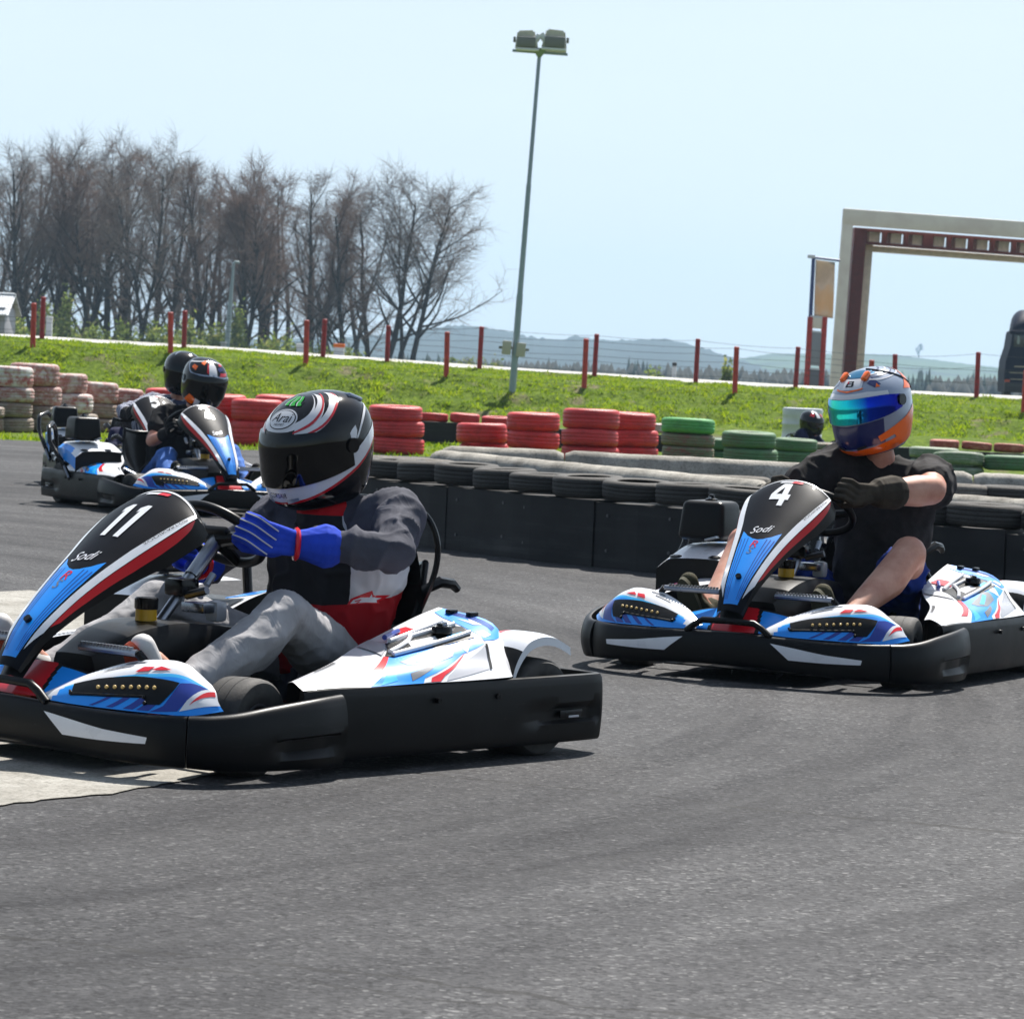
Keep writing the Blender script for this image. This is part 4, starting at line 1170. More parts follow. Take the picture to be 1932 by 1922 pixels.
for x, y in edge:
    y += .10 * mnoise.noise((x * 1.3, 0, 0)) + .05 * mnoise.noise((x * 5, 2, 0)) if abs(x) < 16 else 0
    k.append((mb.vert((x, -30, .004)), mb.vert((x, y, .004))))
for a, b in zip(k, k[1:]): mb.face((a[0], b[0], b[1], a[1]))
tag(mb.build('asphalt_track', asph.m, smooth=False), kind='structure')

conc = Mat('concrete_apron', (.3, .29, .27, 1), .9, spec=.2)
_a = conc.noise(3, 5, .6); _b = conc.noise(90, 3, .7); _e = conc.noise(14, 4, .6)
conc.color(conc.mix(.8, conc.mix(.7, conc.ramp(_a, [(.3, (.25, .235, .205)), (.7, (.40, .385, .35))]), conc.ramp(_e, [(.35, (.7, .7, .68)), (.6, (1, 1, 1))]), 'MULTIPLY'), conc.ramp(_b, [(.3, (.5, .5, .5)), (.5, (1, 1, 1)), (.72, (1.3, 1.3, 1.3))]), 'MULTIPLY')).bump(_b, .4, .004)
out = [at(u, v, Z=.008) for u, v in ((-700, 1115), (-60, 1118), (60, 1113), (140, 1122), (250, 1165), (360, 1250), (440, 1350), (480, 1420), (470, 1446), (345, 1471), (200, 1496), (0, 1517), (-260, 1540), (-900, 1600))]
pts = []
for a, b in zip(out, out[1:]):
    n = max(2, int((b - a).length / .05))
    for i in range(n):
        p = a.lerp(b, i / n); pts.append(p + Vector((mnoise.noise((p.x * 14, p.y * 14, 0)), mnoise.noise((p.x * 14, p.y * 14, 9)), 0)) * .022)
bm = bmesh.new(); f = bm.faces.new([bm.verts.new((p.x, p.y, .008)) for p in pts]); bmesh.ops.triangulate(bm, faces=[f])
mb = MB(); mb.add_bm(bm); tag(mb.build('concrete_apron', conc.m, smooth=False), kind='structure')

# pale road beyond the bank, seen edge-on, with its low kerb
kerbm = simple('pale_kerb', (.72, .70, .64, 1), .9, var=.15, vscale=3)
mb = MB()
xs = [x * .5 for x in range(-50, 51)]
ed = lambda x, dz, y: (x, y, height(x, YT) + dz)
for a, b in zip(xs, xs[1:]):
    mb.quad(ed(a, -.03, YT), ed(b, -.03, YT), ed(b, .045, YT + .2), ed(a, .045, YT + .2)); mb.quad(ed(a, .045, YT + .2), ed(b, .045, YT + .2), ed(b, .045, YT + .6), ed(a, .045, YT + .6))
tag(mb.build('kerb', kerbm, smooth=False), kind='structure')
roadm = simple('road_surface', (.22, .22, .21, 1), .9, var=.15, vscale=2)
mb = MB()
for a, b in zip(xs, xs[1:]):
    z = lambda x, y: height(x, y) + .012
    mb.quad((a, YT + .4, z(a, YT + .4)), (b, YT + .4, z(b, YT + .4)), (b, 75, z(b, 75)), (a, 75, z(a, 75)))
tag(mb.build('road', roadm, smooth=False), kind='structure')

# grass blades on the bank and the verge: nobody could count them
def blades(n, xr, yr, hgt, seed, clump):
    r = np.random.default_rng(seed); V = []; Fc = []; mi = []
    cnt = 0
    while cnt < n:
        x = r.uniform(*xr); y = r.uniform(*yr)
        d = mnoise.noise((x * 1.3, y * 1.6, 7)) + .5 * mnoise.noise((x * 4, y * 4, 1))
        if r.random() > .45 + d * clump or (mnoise.noise((x * .55, y * 1.1, 20)) + .4 * mnoise.noise((x * 2.5, y * 3, 21)) > .44 and r.random() < .7):
            cnt += 1; continue
        cnt += 1
        z = height(x, y) + (.13 if 63.4 < y < YF + .6 else .03) * (mnoise.noise((x * 1.6, y * 1.6, 0)) + .6 * mnoise.noise((x * 4, y * 4, 3))) - .02
        h = hgt * r.uniform(.4, 1.3) * (1 + .8 * max(0, d)); a = r.uniform(0, 2 * PI); w = .0085 * r.uniform(.6, 1.4) * (1 + y / 60)
        lx, ly = r.normal(0, .5) * h, r.normal(0, .5) * h - .2 * h
        k = len(V); ca, sa = math.cos(a) * w, math.sin(a) * w
        V += [(x - ca, y - sa, z), (x + ca, y + sa, z), (x + lx, y + ly, z + h)]
        Fc.append((k, k + 1, k + 2)); mi.append(int(r.integers(0, 3) if d < .25 else r.integers(1, 4)))
    return V, Fc, mi
gm = []
for i, g in enumerate(((.095, .165, .006), (.20, .30, .010), (.29, .37, .016), (.32, .37, .06))):
    m = Mat('grass_blade', g, .8, spec=.2); m.b.inputs['Transmission Weight'].default_value = 0; m.b.inputs['Subsurface Weight'].default_value = 0
    tr = m.N('ShaderNodeBsdfTranslucent'); tr.inputs[0].default_value = (g[0] * 1.5, g[1] * 1.5, g[2] * 1.2, 1)
    ad = m.N('ShaderNodeMixShader'); ad.inputs[0].default_value = .35
    m.L(m.b.outputs[0], ad.inputs[1]); m.L(tr.outputs[0], ad.inputs[2]); m.L(ad.outputs[0], m.nt.nodes['Material Output'].inputs[0]); gm.append(m.m)
V, Fc, mi = blades(120000, (-12, 12), (63.3, 69.0), .042, 3, .45)
tag(link_mesh('bank_grass', np_mesh('bank_grass', V, Fc, gm, mi)), kind='stuff')
V, Fc, mi = blades(9000, (-12, 12), (63.4, 66.6), .075, 11, 1.6)
mi = [min(q, 2) for q in mi]
tag(link_mesh('grass_tufts', np_mesh('grass_tufts', V, Fc, gm, mi)), kind='stuff')
V, Fc, mi = blades(22000, (-7.5, 1.5), (37.0, 43.6), .05, 5, .4)
tag(link_mesh('verge_grass', np_mesh('verge_grass', V, Fc, gm, mi)), kind='stuff')

# ------------------------------------------------------------------ tyres
def paint(name, cols, bare=(.03, .028, .026), amount=.5, rough=.6, dirt=.25):
    m = Mat(name, cols[0], rough, spec=.4)
    co = m.co('Object', rand=True)
    n = m.noise(2.2, 5, .65, co); n2 = m.noise(7, 4, .7, co); n3 = m.noise(24, 3, .7, co)
    c = m.ramp(n, [(.34, cols[0]), (.44, cols[1 % len(cols)]), (.62, cols[2 % len(cols)])])
    c = m.mix(m.ramp(n2, [(amount, (0, 0, 0)), (amount + .12, (1, 1, 1))]), c, bare)
    c = m.mix(dirt, c, m.ramp(n3, [(.3, (.10, .085, .065)), (.7, (.35, .31, .26))]))
    m.color(c).bump(n3, .3, .02)
    return m.m
RD = (.62, .013, .017)
TM = dict(red=paint('red_tyre_paint', [RD, (.66, .022, .024), (.46, .009, .011)], amount=.64, dirt=.09, rough=.45),
          faded=paint('faded_tyre_paint', [(.64, .62, .59), (.36, .10, .085), (.58, .52, .48)], bare=(.17, .135, .105), amount=.60, dirt=.22),
          white=paint('white_tyre_paint', [(.78, .77, .75), (.70, .67, .63), (.40, .06, .05)], bare=(.2, .18, .15), amount=.66, dirt=.2),
          brown=paint('bare_brown_tyre', [(.20, .155, .115), (.34, .28, .22), (.25, .13, .10)], bare=(.09, .075, .055), amount=.55, dirt=.35),
          green=paint('green_tyre_paint', [(.035, .15, .05), (.05, .19, .065), (.05, .12, .045)], bare=(.07, .06, .04), amount=.60, dirt=.18),
          bright=paint('bright_green_tyre_paint', [(.06, .36, .08), (.08, .42, .10), (.05, .28, .07)], amount=.75, dirt=.08),
          tan=paint('worn_green_and_tan_tyre', [(.22, .18, .10), (.09, .17, .07), (.20, .06, .04)], bare=(.10, .09, .06), amount=.62, dirt=.3),
          pale=paint('dusty_pale_green_tyre', [(.22, .31, .20), (.12, .22, .11), (.28, .33, .25)], amount=.75, dirt=.25),
          black=paint('black_tyre', [(.018, .018, .018), (.026, .025, .024), (.015, .015, .015)], bare=(.05, .048, .044), amount=.66, dirt=.10, rough=.75),
          dusty=paint('dusty_tyre', [(.10, .095, .085), (.15, .14, .125), (.08, .075, .07)], bare=(.05, .05, .048), amount=.66, dirt=.35, rough=.9),
          orange=paint('orange_red_tyre', [(.42, .10, .06), (.36, .05, .035), (.48, .18, .11)], amount=.8, dirt=.1))
def tyre_mesh():
    mb = MB()
    p = [(.60, .06), (.64, .03), (.78, 0), (.90, .03), (.965, .10), (.99, .2)]
    for g in (.30, .5, .70): p += [(.996, g - .045), (.978, g - .03), (.978, g + .03), (.998, g + .045)]
    p += [(.99, .8), (.965, .90), (.90, .97), (.78, 1.0), (.64, .97), (.60, .94), (.66, .85), (.80, .80), (.88, .7), (.90, .5), (.88, .3), (.80, .2), (.66, .15)]
    mb.lathe(p, 'z', n=44, loop=True)
    return mb.mesh('tyre', list(TM.values())[:1], ang=50)
TYRE = tyre_mesh()
tyre0 = bpy.data.objects.new('tyre', TYRE)
ORD = ['topmost', 'second from the top', 'third from the top', 'fourth from the top', 'fifth from the top']
KINDS = dict(red='red painted', faded='faded red and white', white='mostly white painted', brown='bare brown worn', green='dark green painted', bright='bright green', tan='worn tan and green',
             pale='dusty pale green', black='black', dusty='dusty grey', orange='orange-red')
def tyre(loc, d, h, kind, label, group, tilt=(0, 0)):
    o = tyre0.copy(); col.objects.link(o)
    o.location = loc; o.scale = (d / 2, d / 2, h); o.rotation_euler = (tilt[0], tilt[1], random.uniform(0, 6.28))
    o.material_slots[0].link = 'OBJECT'; o.material_slots[0].material = TM[kind]
    return tag(o, label, 'tyre', group)
def stack(us, Y, d, bounds, kinds, where, group, tops=None):
    n = len(bounds) - 1
    for i in range(n):
        u = us[i] if isinstance(us, (list, tuple)) else us
        p1, p0 = at(u, bounds[i], Y=Y - d / 2), at(u, bounds[i + 1], Y=Y - d / 2)
        p = at(u, bounds[i], Y=Y)
        k = kinds[min(i, len(kinds) - 1)]
        pos = ORD[i] if n > 2 or i == 0 else 'bottom one'
        if i == n - 1 and n > 1: pos = 'bottom one'
        z0 = p0.z if i < n - 1 else min(p0.z, .0 if p0.z < .06 else p0.z)
        tyre((p.x + random.uniform(-.014, .014), Y + random.uniform(-.03, .03), z0), d * random.uniform(.97, 1.015), (p1.z - z0) * 1.0, k, f'{KINDS[k]} tyre, {pos} of {where}', group, (random.uniform(-.02, .02), random.uniform(-.035, .035)))
GF, GR_, GG = 'faded tyres stacked on the left verge', 'red tyre stacks along the bend', 'green tyre stacks behind the concrete'
stack(-38, 39.5, .6, [767, 789, 813], ['brown'], 'the stack cut by the left edge', GF)
stack(16, 40.0, .6, [691, 732, 760, 788, 812], ['white', 'faded', 'brown', 'brown'], 'the whitest stack far left', GF)
stack([65, 69, 85], 40.6, .6, [686, 729, 767, 812], ['faded', 'faded', 'brown'], 'the tallest faded stack', GF)
stack([122, 128, 137], 41.2, .6, [705, 743, 780, 813], ['faded', 'white', 'brown'], 'the stack right of the tallest', GF)
stack([176, 179, 184], 41.8, .6, [721, 762, 790, 814], ['faded', 'brown', 'brown'], 'the stack behind the air boxes', GF)
stack([224, 222, 226], 42.4, .6, [733, 763, 789, 815], ['faded', 'brown', 'brown'], 'the last stack before kart 5', GF)
stack(258, 42.9, .6, [742, 765, 790, 815], ['dusty', 'brown', 'brown'], 'the grey stack beside kart 5', GF)
stack(322, 42.2, .6, [733, 766, 795, 820], ['red', 'red', 'faded'], 'the red stack behind kart 5', GR_)
stack(376, 40.6, .6, [742, 780, 828], ['red'], 'the red stack behind the flame helmet', GR_)
stack([418, 421, 420], 39.3, .6, [745, 786, 822, 846], ['red'], 'the red stack right of the flame helmet', GR_)
stack(484, 38.8, .6, [754, 795, 838], ['red'], 'the short red stack left of the near helmet', GR_)
stack(528, 40.3, .6, [746, 788, 832], ['red'], 'the red stack behind the near helmet', GR_)
stack([746, 749, 747], 38.3, .62, [766, 795, 826, 858], ['red'], 'the red stack right of the near helmet', GR_)
stack(912, 40.0, .59, [799, 837, 868], ['red'], 'the lowest red stack by the mast foot', GR_)
stack(1005, 39.5, .62, [779, 814, 848, 872], ['red'], 'the red stack right of the mast foot', GR_)
stack([1116, 1113, 1115], 38.5, .65, [772, 811, 843, 870], ['red'], 'the tallest red stack', GR_)
stack([1190, 1193, 1193], 40.0, .61, [779, 812, 844, 870], ['red'], 'the last red stack before the green', GR_)
stack([1299, 1298, 1300], 41.5, .65, [790, 819, 843, 864], ['bright', 'tan', 'tan'], 'the stack topped with bright green', GG)
stack(1358, 43.0, .6, [828, 850, 872], ['green'], 'the small half hidden green stack', GG)
stack(1415, 40.6, .65, [815, 846, 878], ['green', 'green'], 'the wide dark green stack', GG)
stack(1501, 41.5, .54, [828, 852, 878], ['green'], 'the green stack below the distant driver', GG)
stack(1548, 42.6, .5, [836, 880], ['tan'], 'the stump left of the orange helmet', GG)
stack(1620, 42.0, .6, [838, 862, 885], ['green'], 'the stack behind the orange helmet', GG)
stack(1765, 41.0, .6, [845, 866, 885], ['pale'], 'the pale stack right of the orange helmet', GG)
stack(1906, 40.0, .6, [860, 889], ['green'], 'the long low green pile at the right edge', GG)
p = at(1808, 879, Y=40.0); tyre((p.x, 40, p.z), .60, .155, 'pale', 'dusty pale green tyre with its hole showing, on top at the right', GG, (R(5), 0))
p = at(1808, 888, Y=40.0); tyre((p.x, 40, p.z - .12), .60, .17, 'pale', 'dusty pale green tyre under the one with its hole showing', GG)

# conveyor-belt barrier with flat tyres on top
beltm = Mat('conveyor_belt', (.012, .012, .014, 1), .6, spec=.3); _n = beltm.noise(3, 5, .6); _n2 = beltm.noise(1.5, 4, .6, beltm.co('Object', scale=(.4, .4, 6)))
beltm.color(beltm.mix(.6, beltm.ramp(_n, [(.3, (.008, .008, .010)), (.75, (.03, .029, .03))]), beltm.ramp(_n2, [(.40, (.6, .6, .6)), (.58, (1.1, 1.1, 1.1)), (.72, (3.2, 3.1, 3.0))]), 'MULTIPLY')).bump(_n, .2, .01); beltm = beltm.m
def barrier(line, zt, d, h, pitch, kinds, where, gt, gp, only=None, panel=.66):
    pts = [Vector((x, y, 0)) for x, y in line]
    L = [0]
    for a, b in zip(pts, pts[1:]): L.append(L[-1] + (b - a).length)
    def pos(s):
        for i in range(len(pts) - 1):
            if s <= L[i + 1] or i == len(pts) - 2:
                return pts[i].lerp(pts[i + 1], (s - L[i]) / (L[i + 1] - L[i])), (pts[i + 1] - pts[i]).normalized()
    n = int(L[-1] / panel)
    for i in range(n):
        s0, s1 = i * panel, (i + 1) * panel - .006
        mb = MB()
        ps = [pos(s0 + (s1 - s0) * q / 4) for q in range(5)]
        zf = zt(ps[2][0].x) + random.uniform(-.014, .004)
        for q in range(5): ps[q] = (ps[q][0] + Vector((ps[2][1].y, -ps[2][1].x, 0)) * (random.uniform(-.004, .004) + (.008 if i % 2 else 0)), ps[q][1])
        for (a, d0), (b, d1) in zip(ps, ps[1:]):
            n0 = Vector((d0.y, -d0.x, 0)); n1 = Vector((d1.y, -d1.x, 0))
            for q0, q1, z0, z1 in ((0, 0, .0, zf),):
                mb.quad(a, b, b + Vector((0, 0, zf)), a + Vector((0, 0, zf)))
                mb.quad(a - n0 * .35, b - n1 * .35, b - n1 * .35 + Vector((0, 0, zf)), a - n0 * .35 + Vector((0, 0, zf)))
                mb.quad(a + Vector((0, 0, zf)), b + Vector((0, 0, zf)), b - n1 * .35 + Vector((0, 0, zf)), a - n0 * .35 + Vector((0, 0, zf)))
        for (a, dd), s in ((ps[0], 1), (ps[-1], -1)):
            nn = Vector((dd.y, -dd.x, 0)); mb.quad(a, a - nn * .35, a - nn * .35 + Vector((0, 0, zf)), a + Vector((0, 0, zf)))
        o = mb.build('belt_panel', beltm, smooth=False)
        tag(o, f'black belt panel {["far left end", "second", "third", "fourth", "fifth", "sixth", "seventh", "eighth", "ninth", "tenth", "eleventh", "twelfth"][min(i, 11)]} from the left {where}', 'barrier panel', gp)
        if panel < .8:
            for q, zz in ((.15, .10), (.15, zf - .07), (.85, .12), (.85, zf - .06)):
                bb = MB(); a, dd = pos(s0 + (s1 - s0) * q); nn = Vector((dd.y, -dd.x, 0))
                bb.tube([a + Vector((0, 0, zz)), a + nn * .006 + Vector((0, 0, zz))], .009, 0, 8)
                bb.build('bolt', [dmetal], o)
    s = .1; i = 0
    names = ['leftmost', 'second', 'third', 'fourth', 'fifth', 'sixth', 'seventh', 'eighth', 'ninth', 'tenth', 'eleventh', 'twelfth', 'thirteenth', 'fourteenth', 'fifteenth', 'sixteenth', 'seventeenth', 'eighteenth', 'nineteenth', 'twentieth', 'twenty-first', 'twenty-second']
    j = 0
    while s < L[-1] - .05:
        p, dd = pos(s); nn = Vector((dd.y, -dd.x, 0))
        if only is None or only(p.x):
            k = kinds(i, p.x)
            tyre(p - nn * (d / 2 - .025) + Vector((0, 0, zt(p.x) + .001 + (.006 if i % 2 else 0))), d * random.uniform(.94, 1.05), h * random.uniform(.9, 1.08), k, f'{KINDS[k]} tyre lying flat {where}, {names[min(j, 21)]} from the left', gt, (random.uniform(-.035, .035), random.uniform(-.05, .05))); j += 1
        s += pitch; i += 1
barrier([(-1.12, 21.0), (-.48, 20.06), (.08, 19.28), (.68, 18.66), (1.5, 17.9), (2.2, 17.35), (3.2, 16.85)], lambda x: .375, .40, .115, .385, lambda i, x: 'black' if i % 4 else 'black', 'on the near black barrier', 'flat tyres on the near barrier', 'panels of the near barrier')
barrier([(-2.0, 44.2), (0, 44), (3, 44), (8, 43.6)], lambda x: .245 - .008 * x, .40, .115, .41, lambda i, x: ('orange' if x > 3 else ('red' if x < -.2 else 'white')), 'on the far black barrier', 'flat tyres on the far barrier', 'panels of the far barrier',
        only=lambda x: -1.6 < x < .1 or 1.75 < x < 2.1 or x > 5.2, panel=1.25)
for i, (u, v, Y) in enumerate(((722, 861, 21.4), (768, 863, 21.2), (800, 866, 20.9))):
    p = at(u, v, Y=Y); tyre((p.x, Y, p.z - .11), .40, .11, 'dusty', f'dusty grey tyre just right of the black helmet, {["left", "middle", "right"][i]} of three behind the barrier', 'dusty tyres behind the barrier end')
    tyre((p.x, Y, p.z - .33), .40, .215, 'dusty', f'dusty tyre underneath the {["left", "middle", "right"][i]} one of three behind the barrier end', 'dusty tyres behind the barrier end')
    tyre((p.x, Y, 0), .40, p.z - .335, 'black', f'ground tyre below the {["left", "middle", "right"][i]} one of three behind the barrier end', 'dusty tyres behind the barrier end')
for i, u in enumerate((1300, 1352, 1404, 1752, 1812, 1905, 2000)):
    p = at(u, 893 + (u - 1290) * .036, Y=22.8)
    tyre((p.x, 22.8, p.z - .13), .42 if i > 3 else .36, .125, 'dusty' if i < 5 else 'black', f'{"dusty" if i < 5 else "black"} tyre lying between the two concrete walls, {["leftmost", "second", "third", "fourth", "fifth", "sixth", "rightmost"][i]} of seven', 'tyres between the concrete walls')

# concrete walls with rounded tops
cwall = Mat('old_concrete', (.25, .24, .22, 1), .9, spec=.2)
_co = cwall.co('Object', rand=True); _a = cwall.noise(4, 5, .65, _co); _b = cwall.noise(55, 4, .75, _co); _d = cwall.noise(2.5, 4, .6, cwall.co('Object', scale=(1.5, 1.5, .25)))
cwall.color(cwall.mix(.7, cwall.mix(.8, cwall.ramp(_a, [(.3, (.27, .25, .215)), (.7, (.52, .49, .43))]), cwall.ramp(_d, [(.35, (.55, .55, .55)), (.65, (1.1, 1.1, 1.1))]), 'MULTIPLY'), cwall.ramp(_b, [(.32, (.4, .4, .4)), (.5, (1, 1, 1)), (.7, (1.2, 1.2, 1.2))]), 'MULTIPLY')).bump(_b, .5, .01); cwall = cwall.m
def cblock(a, b, h0, h1, label, w=.24):
    a, b = Vector((*a, 0)), Vector((*b, 0)); d = (b - a).normalized(); n = Vector((d.y, -d.x, 0)); L = (b - a).length
    prof = [(-.5, 0), (-.5, .30), (-.5, .60), (-.46, .82), (-.36, .93), (-.2, .985), (0, 1.0), (.2, .985), (.36, .93), (.46, .82), (.5, .60), (.5, .30), (.5, 0)]
    mb = MB(); N = max(6, int(L / .06))
    def f(u, v):
        i = v * (len(prof) - 1); j = min(int(i), len(prof) - 2); s = i - j
        o = prof[j][0] + (prof[j + 1][0] - prof[j][0]) * s; z = prof[j][1] + (prof[j + 1][1] - prof[j][1]) * s
        e = min(u * L, (1 - u) * L); sh = 1 - .35 * max(0, 1 - e / .05) ** 2
        p = a + d * (u * L) + n * o * w * sh
        zz = z * (h0 + (h1 - h0) * u) * (1 - .05 * max(0, 1 - e / .06) ** 2)
        r = mnoise.noise((p.x * 9, p.y * 9, zz * 9)) * .004 + mnoise.noise((p.x * 2, p.y * 2, zz * 2)) * .005
        return (p.x + n.x * r, p.y + n.y * r, zz + r * .8)
    mb.grid(f, N, 24)
    for u in (0, 1): mb.face([mb.vert(f(u, i / 24)) for i in range(25)])
    tag(mb.build('concrete_block', cwall, ang=60), label, 'concrete wall', 'concrete wall blocks')
def PT(u, v, Y): p = at(u, v, Y=Y); return (p.x, Y), p.z
for lab, (q0, q1) in {'short end block of the rear concrete wall, beside the wall tip': ((836, 840, 25.2), (1063, 849.5, 25.3)), 'long middle block of the rear concrete wall behind kart 4': ((1067, 849.5, 25.3), (1834, 890, 25.3)), 'rear concrete wall block reaching the right edge': ((1838, 890, 25.3), (2250, 912, 25.2)),
                      'front concrete wall block starting at the wall tip, with its worn nose': ((826, 848, 24.7), (1440, 906, 21.2)), 'front concrete wall block right of the driver of kart 4': ((1444, 906, 21.2), (2150, 957, 19.4))}.items():
    (a, h0), (b, h1) = PT(*q0), PT(*q1); cblock(a, b, h0, h1, lab)

# white drum and the distant driver on the far part of the track
p = at(1515, 770, Y=50); mb = MB()
prof = [(0, .875), (.25, .875), (.285, .87), (.295, .85), (.29, .80), (.295, .78), (.29, .76), (.29, .66), (.297, .65), (.297, .63), (.29, .62), (.29, .46), (.297, .45), (.297, .43), (.29, .42), (.29, .22), (.297, .21), (.297, .19), (.29, .18), (.29, .02), (.27, 0), (0, 0)]
mb.lathe(prof, 'z', (0, 0, 0), 40)
o = mb.build('plastic_drum', simple('white_plastic', (.55, .57, .62, 1), .4, var=.08)); o.location = (p.x, 50, p.z - .875)
tag(o, 'white ribbed plastic drum on the grass behind the distant driver', 'drum')
hp = at(1531, 797, Y=46); fz = hp.z - .86
KO = Matrix.Rotation(R(-25), 3, 'Z') @ Vector((-.24, 0, 0))
kf = next_kart('distant racing kart mostly hidden behind the green tyres', (hp.x - KO.x, 46 - KO.y, max(-.44, fz)), -25, '7', .66, .91, .37, .60)
bpy.data.objects.remove(find(kf, 'race_number'))
person(dict(base, label='distant person in dark overalls and black helmet passing behind the green tyres', loc=kf.location, yaw=R(-25),
    J=dict(hipL=(-.32, .10, .20), hipR=(-.32, -.10, .20), chest=(-.36, 0, .55), neck=(-.30, 0, .73), shL=(-.31, .19, .71), shR=(-.31, -.19, .71),
           elL=(-.12, .30, .50), wrL=(.05, .19, .54), elR=(-.12, -.30, .50), wrR=(.05, -.17, .54), knL=(.12, .25, .40), knR=(.12, -.25, .40), anL=(.48, .28, .2), anR=(.48, -.28, .2),
           toL=(.62, .29, .32), toR=(.62, -.29, .32)),
    head=(-.24, 0, .86), look=(R(-30), R(10), 0), helmet='far', gripL=(.12, .15, .58), gripR=(.12, -.12, .585), sleeves=True, trousers=True,
    shirt=navyc, legs=navyc, gloves=blackc, shoes=blackc, sole=soleo, voxel=.016, seed=21))

# ------------------------------------------------------------------ fences, mast, posts
postm = simple('red_post_paint', (.50, .045, .035, 1), .6, var=.3, vscale=12); postd = simple('dark_red_post_paint', (.34, .02, .03, 1), .6, var=.3, vscale=12)
wirem = simple('fence_wire', (.10, .10, .10, 1), .5, metal=.5)
def fence(label, rows, Y, rad, mat, tops, lean):
    b0 = at(*rows[0][:2], Y=Y)
    r = empty('wire_fence', label, 'fence', (0, 0, 0), 0, 'wire fences on the bank')
    ends = []
    for u, v, ut, vt in rows:
        p, t = at(u, v, Y=Y), at(ut, vt, Y=Y); p.z -= .12
        mb = MB(); mb.tube([p, p.lerp(t, .5), t, t + (t - p).normalized() * .012], [rad, rad, rad, rad * .7], 0, 12)
        mb.build('post', [mat], r); ends.append((at(u, v, Y=Y), t))
    for h in (.97, .68, .38, .08):
        mb = MB()
        for (a, b), (c, d) in zip(ends, ends[1:]):
            p, q = a.lerp(b, h), c.lerp(d, h)
            mb.tube([p.lerp(q, i / 6) - Vector((0, .0, .03 * (1 - (i / 3 - 1) ** 2))) for i in range(7)], .0045, 0, 4, cap=False)
        mb.build('wire', [wirem], r)
fence('front row of bright red posts with wires, standing on the grass slope', [(-200, 640, -199, 560), (62, 652, 64, 573), (322, 672, 322, 590), (577, 688, 579, 605), (842, 712, 844, 627), (1102, 733, 1106, 640), (1386, 745, 1390, 655), (1640, 765, 1645, 680), (1930, 790, 1936, 700)], YF, .052, postm, None, 0)
fence('rear row of darker red posts with wires, along the pale kerb', [(-190, 618, -189, 545), (79, 637, 82, 561), (347, 657, 349, 587), (609, 674, 613, 603), (730, 683, 733, 615), (904, 697, 909, 617), (1121, 712, 1126, 631), (1312, 724, 1317, 640), (1500, 736, 1506, 655), (1687, 745, 1689, 669), (1842, 753, 1846, 665), (2100, 765, 2106, 680)], YT - .12, .050, postd, None, 0)

mastm = simple('galvanised_mast', (.30, .36, .42, 1), .45, metal=.5, var=.1)
flm = simple('floodlight_housing', (.55, .53, .40, 1), .5, var=.1); fld = simple('floodlight_dark', (.20, .20, .19, 1), .4); flg = simple('floodlight_white', (.75, .76, .78, 1), .3)
YM = 65.4; b = at(965, 750, Y=YM); t = at(1018, 100, Y=YM)
r = empty('light_mast', 'tall grey light mast with twin floodlights standing on the grass bank', 'light mast', b)
ax = (t - b)
mb = MB(); mb.tube([Vector((0, 0, -.2)), ax * .3, ax * .3001, ax * .62, ax * .6201, ax], [.068, .062, .055, .048, .042, .036], 0, 14); mb.build('mast_pole', [mastm], r)
s = YM / F
mb = MB(); A = ax; mb.tube([A - ax.normalized() * .10, A + ax.normalized() * .08], [.035, .20], 0, 4)
mb.build('mast_bracket', [mastm], r)
for sg, (cx, cy, w, h) in ((-1, (993, 76, 44, 34)), (1, (1047, 76, 48, 36))):
    c = at(cx, cy, Y=YM) - b
    mb = MB()
    bm = bmesh.new(); bmesh.ops.create_cube(bm, size=1); bmesh.ops.scale(bm, vec=(w * s, .42, h * s), verts=bm.verts)
    for v in bm.verts:
        if v.co.z > 0: v.co.x *= .72; v.co.y *= .7
    bmesh.ops.bevel(bm, geom=bm.edges[:], offset=.03, segments=2, affect='EDGES'); bmesh.ops.rotate(bm, matrix=Matrix.Rotation(R(sg * 4), 3, 'Y'), verts=bm.verts); bmesh.ops.translate(bm, vec=c, verts=bm.verts); mb.add_bm(bm, 0)
    mb.box(c + Vector((-sg * w * s * .42, -.02, .01)), (.10, .34, h * s * .6), 2, rot=Matrix.Rotation(R(-sg * 35), 3, 'Y'), bev=.02)
    mb.box(c + Vector((0, -.16, -h * s * .15)), (w * s * .8, .16, h * s * .55), 1, bev=.02)
    mb.box(c + Vector((sg * w * s * .5, 0, .0)), (.05, .12, .10), 1, bev=.01)
    f = mb.build('floodlight', [flm, fld, flg], r)
    d = at(cx + sg * (-2), 95, Y=YM) - b
    mb = MB(); mb.box(d, (w * s * .98, .46, .045), 0, rot=Matrix.Rotation(R(1.5), 3, 'Y'), bev=.01); mb.build('floodlight_rim', [flg], f)
mb = MB(); mb.box(at(1019, 99.5, Y=YM) - b, (104 * s, .08, .05), 0, rot=Matrix.Rotation(R(1.6), 3, 'Y'), bev=.008); mb.build('crossbar', [mastm], r)
for u, v, m in ((956, 656, 0), (983, 660, 0)):
    mb = MB(); c = at(u, v, Y=YM) - b; mb.box(c + Vector((0, -.03, 0)), (17 * s, .16, 26 * s), 0, rot=Matrix.Rotation(R(3), 3, 'Y'), bev=.012); mb.box(c + Vector((0, .05, 0)), (30 * s, .05, .05), 1); mb.build('junction_box', [simple('beige_box', (.50, .46, .40, 1), .5), fld], r)

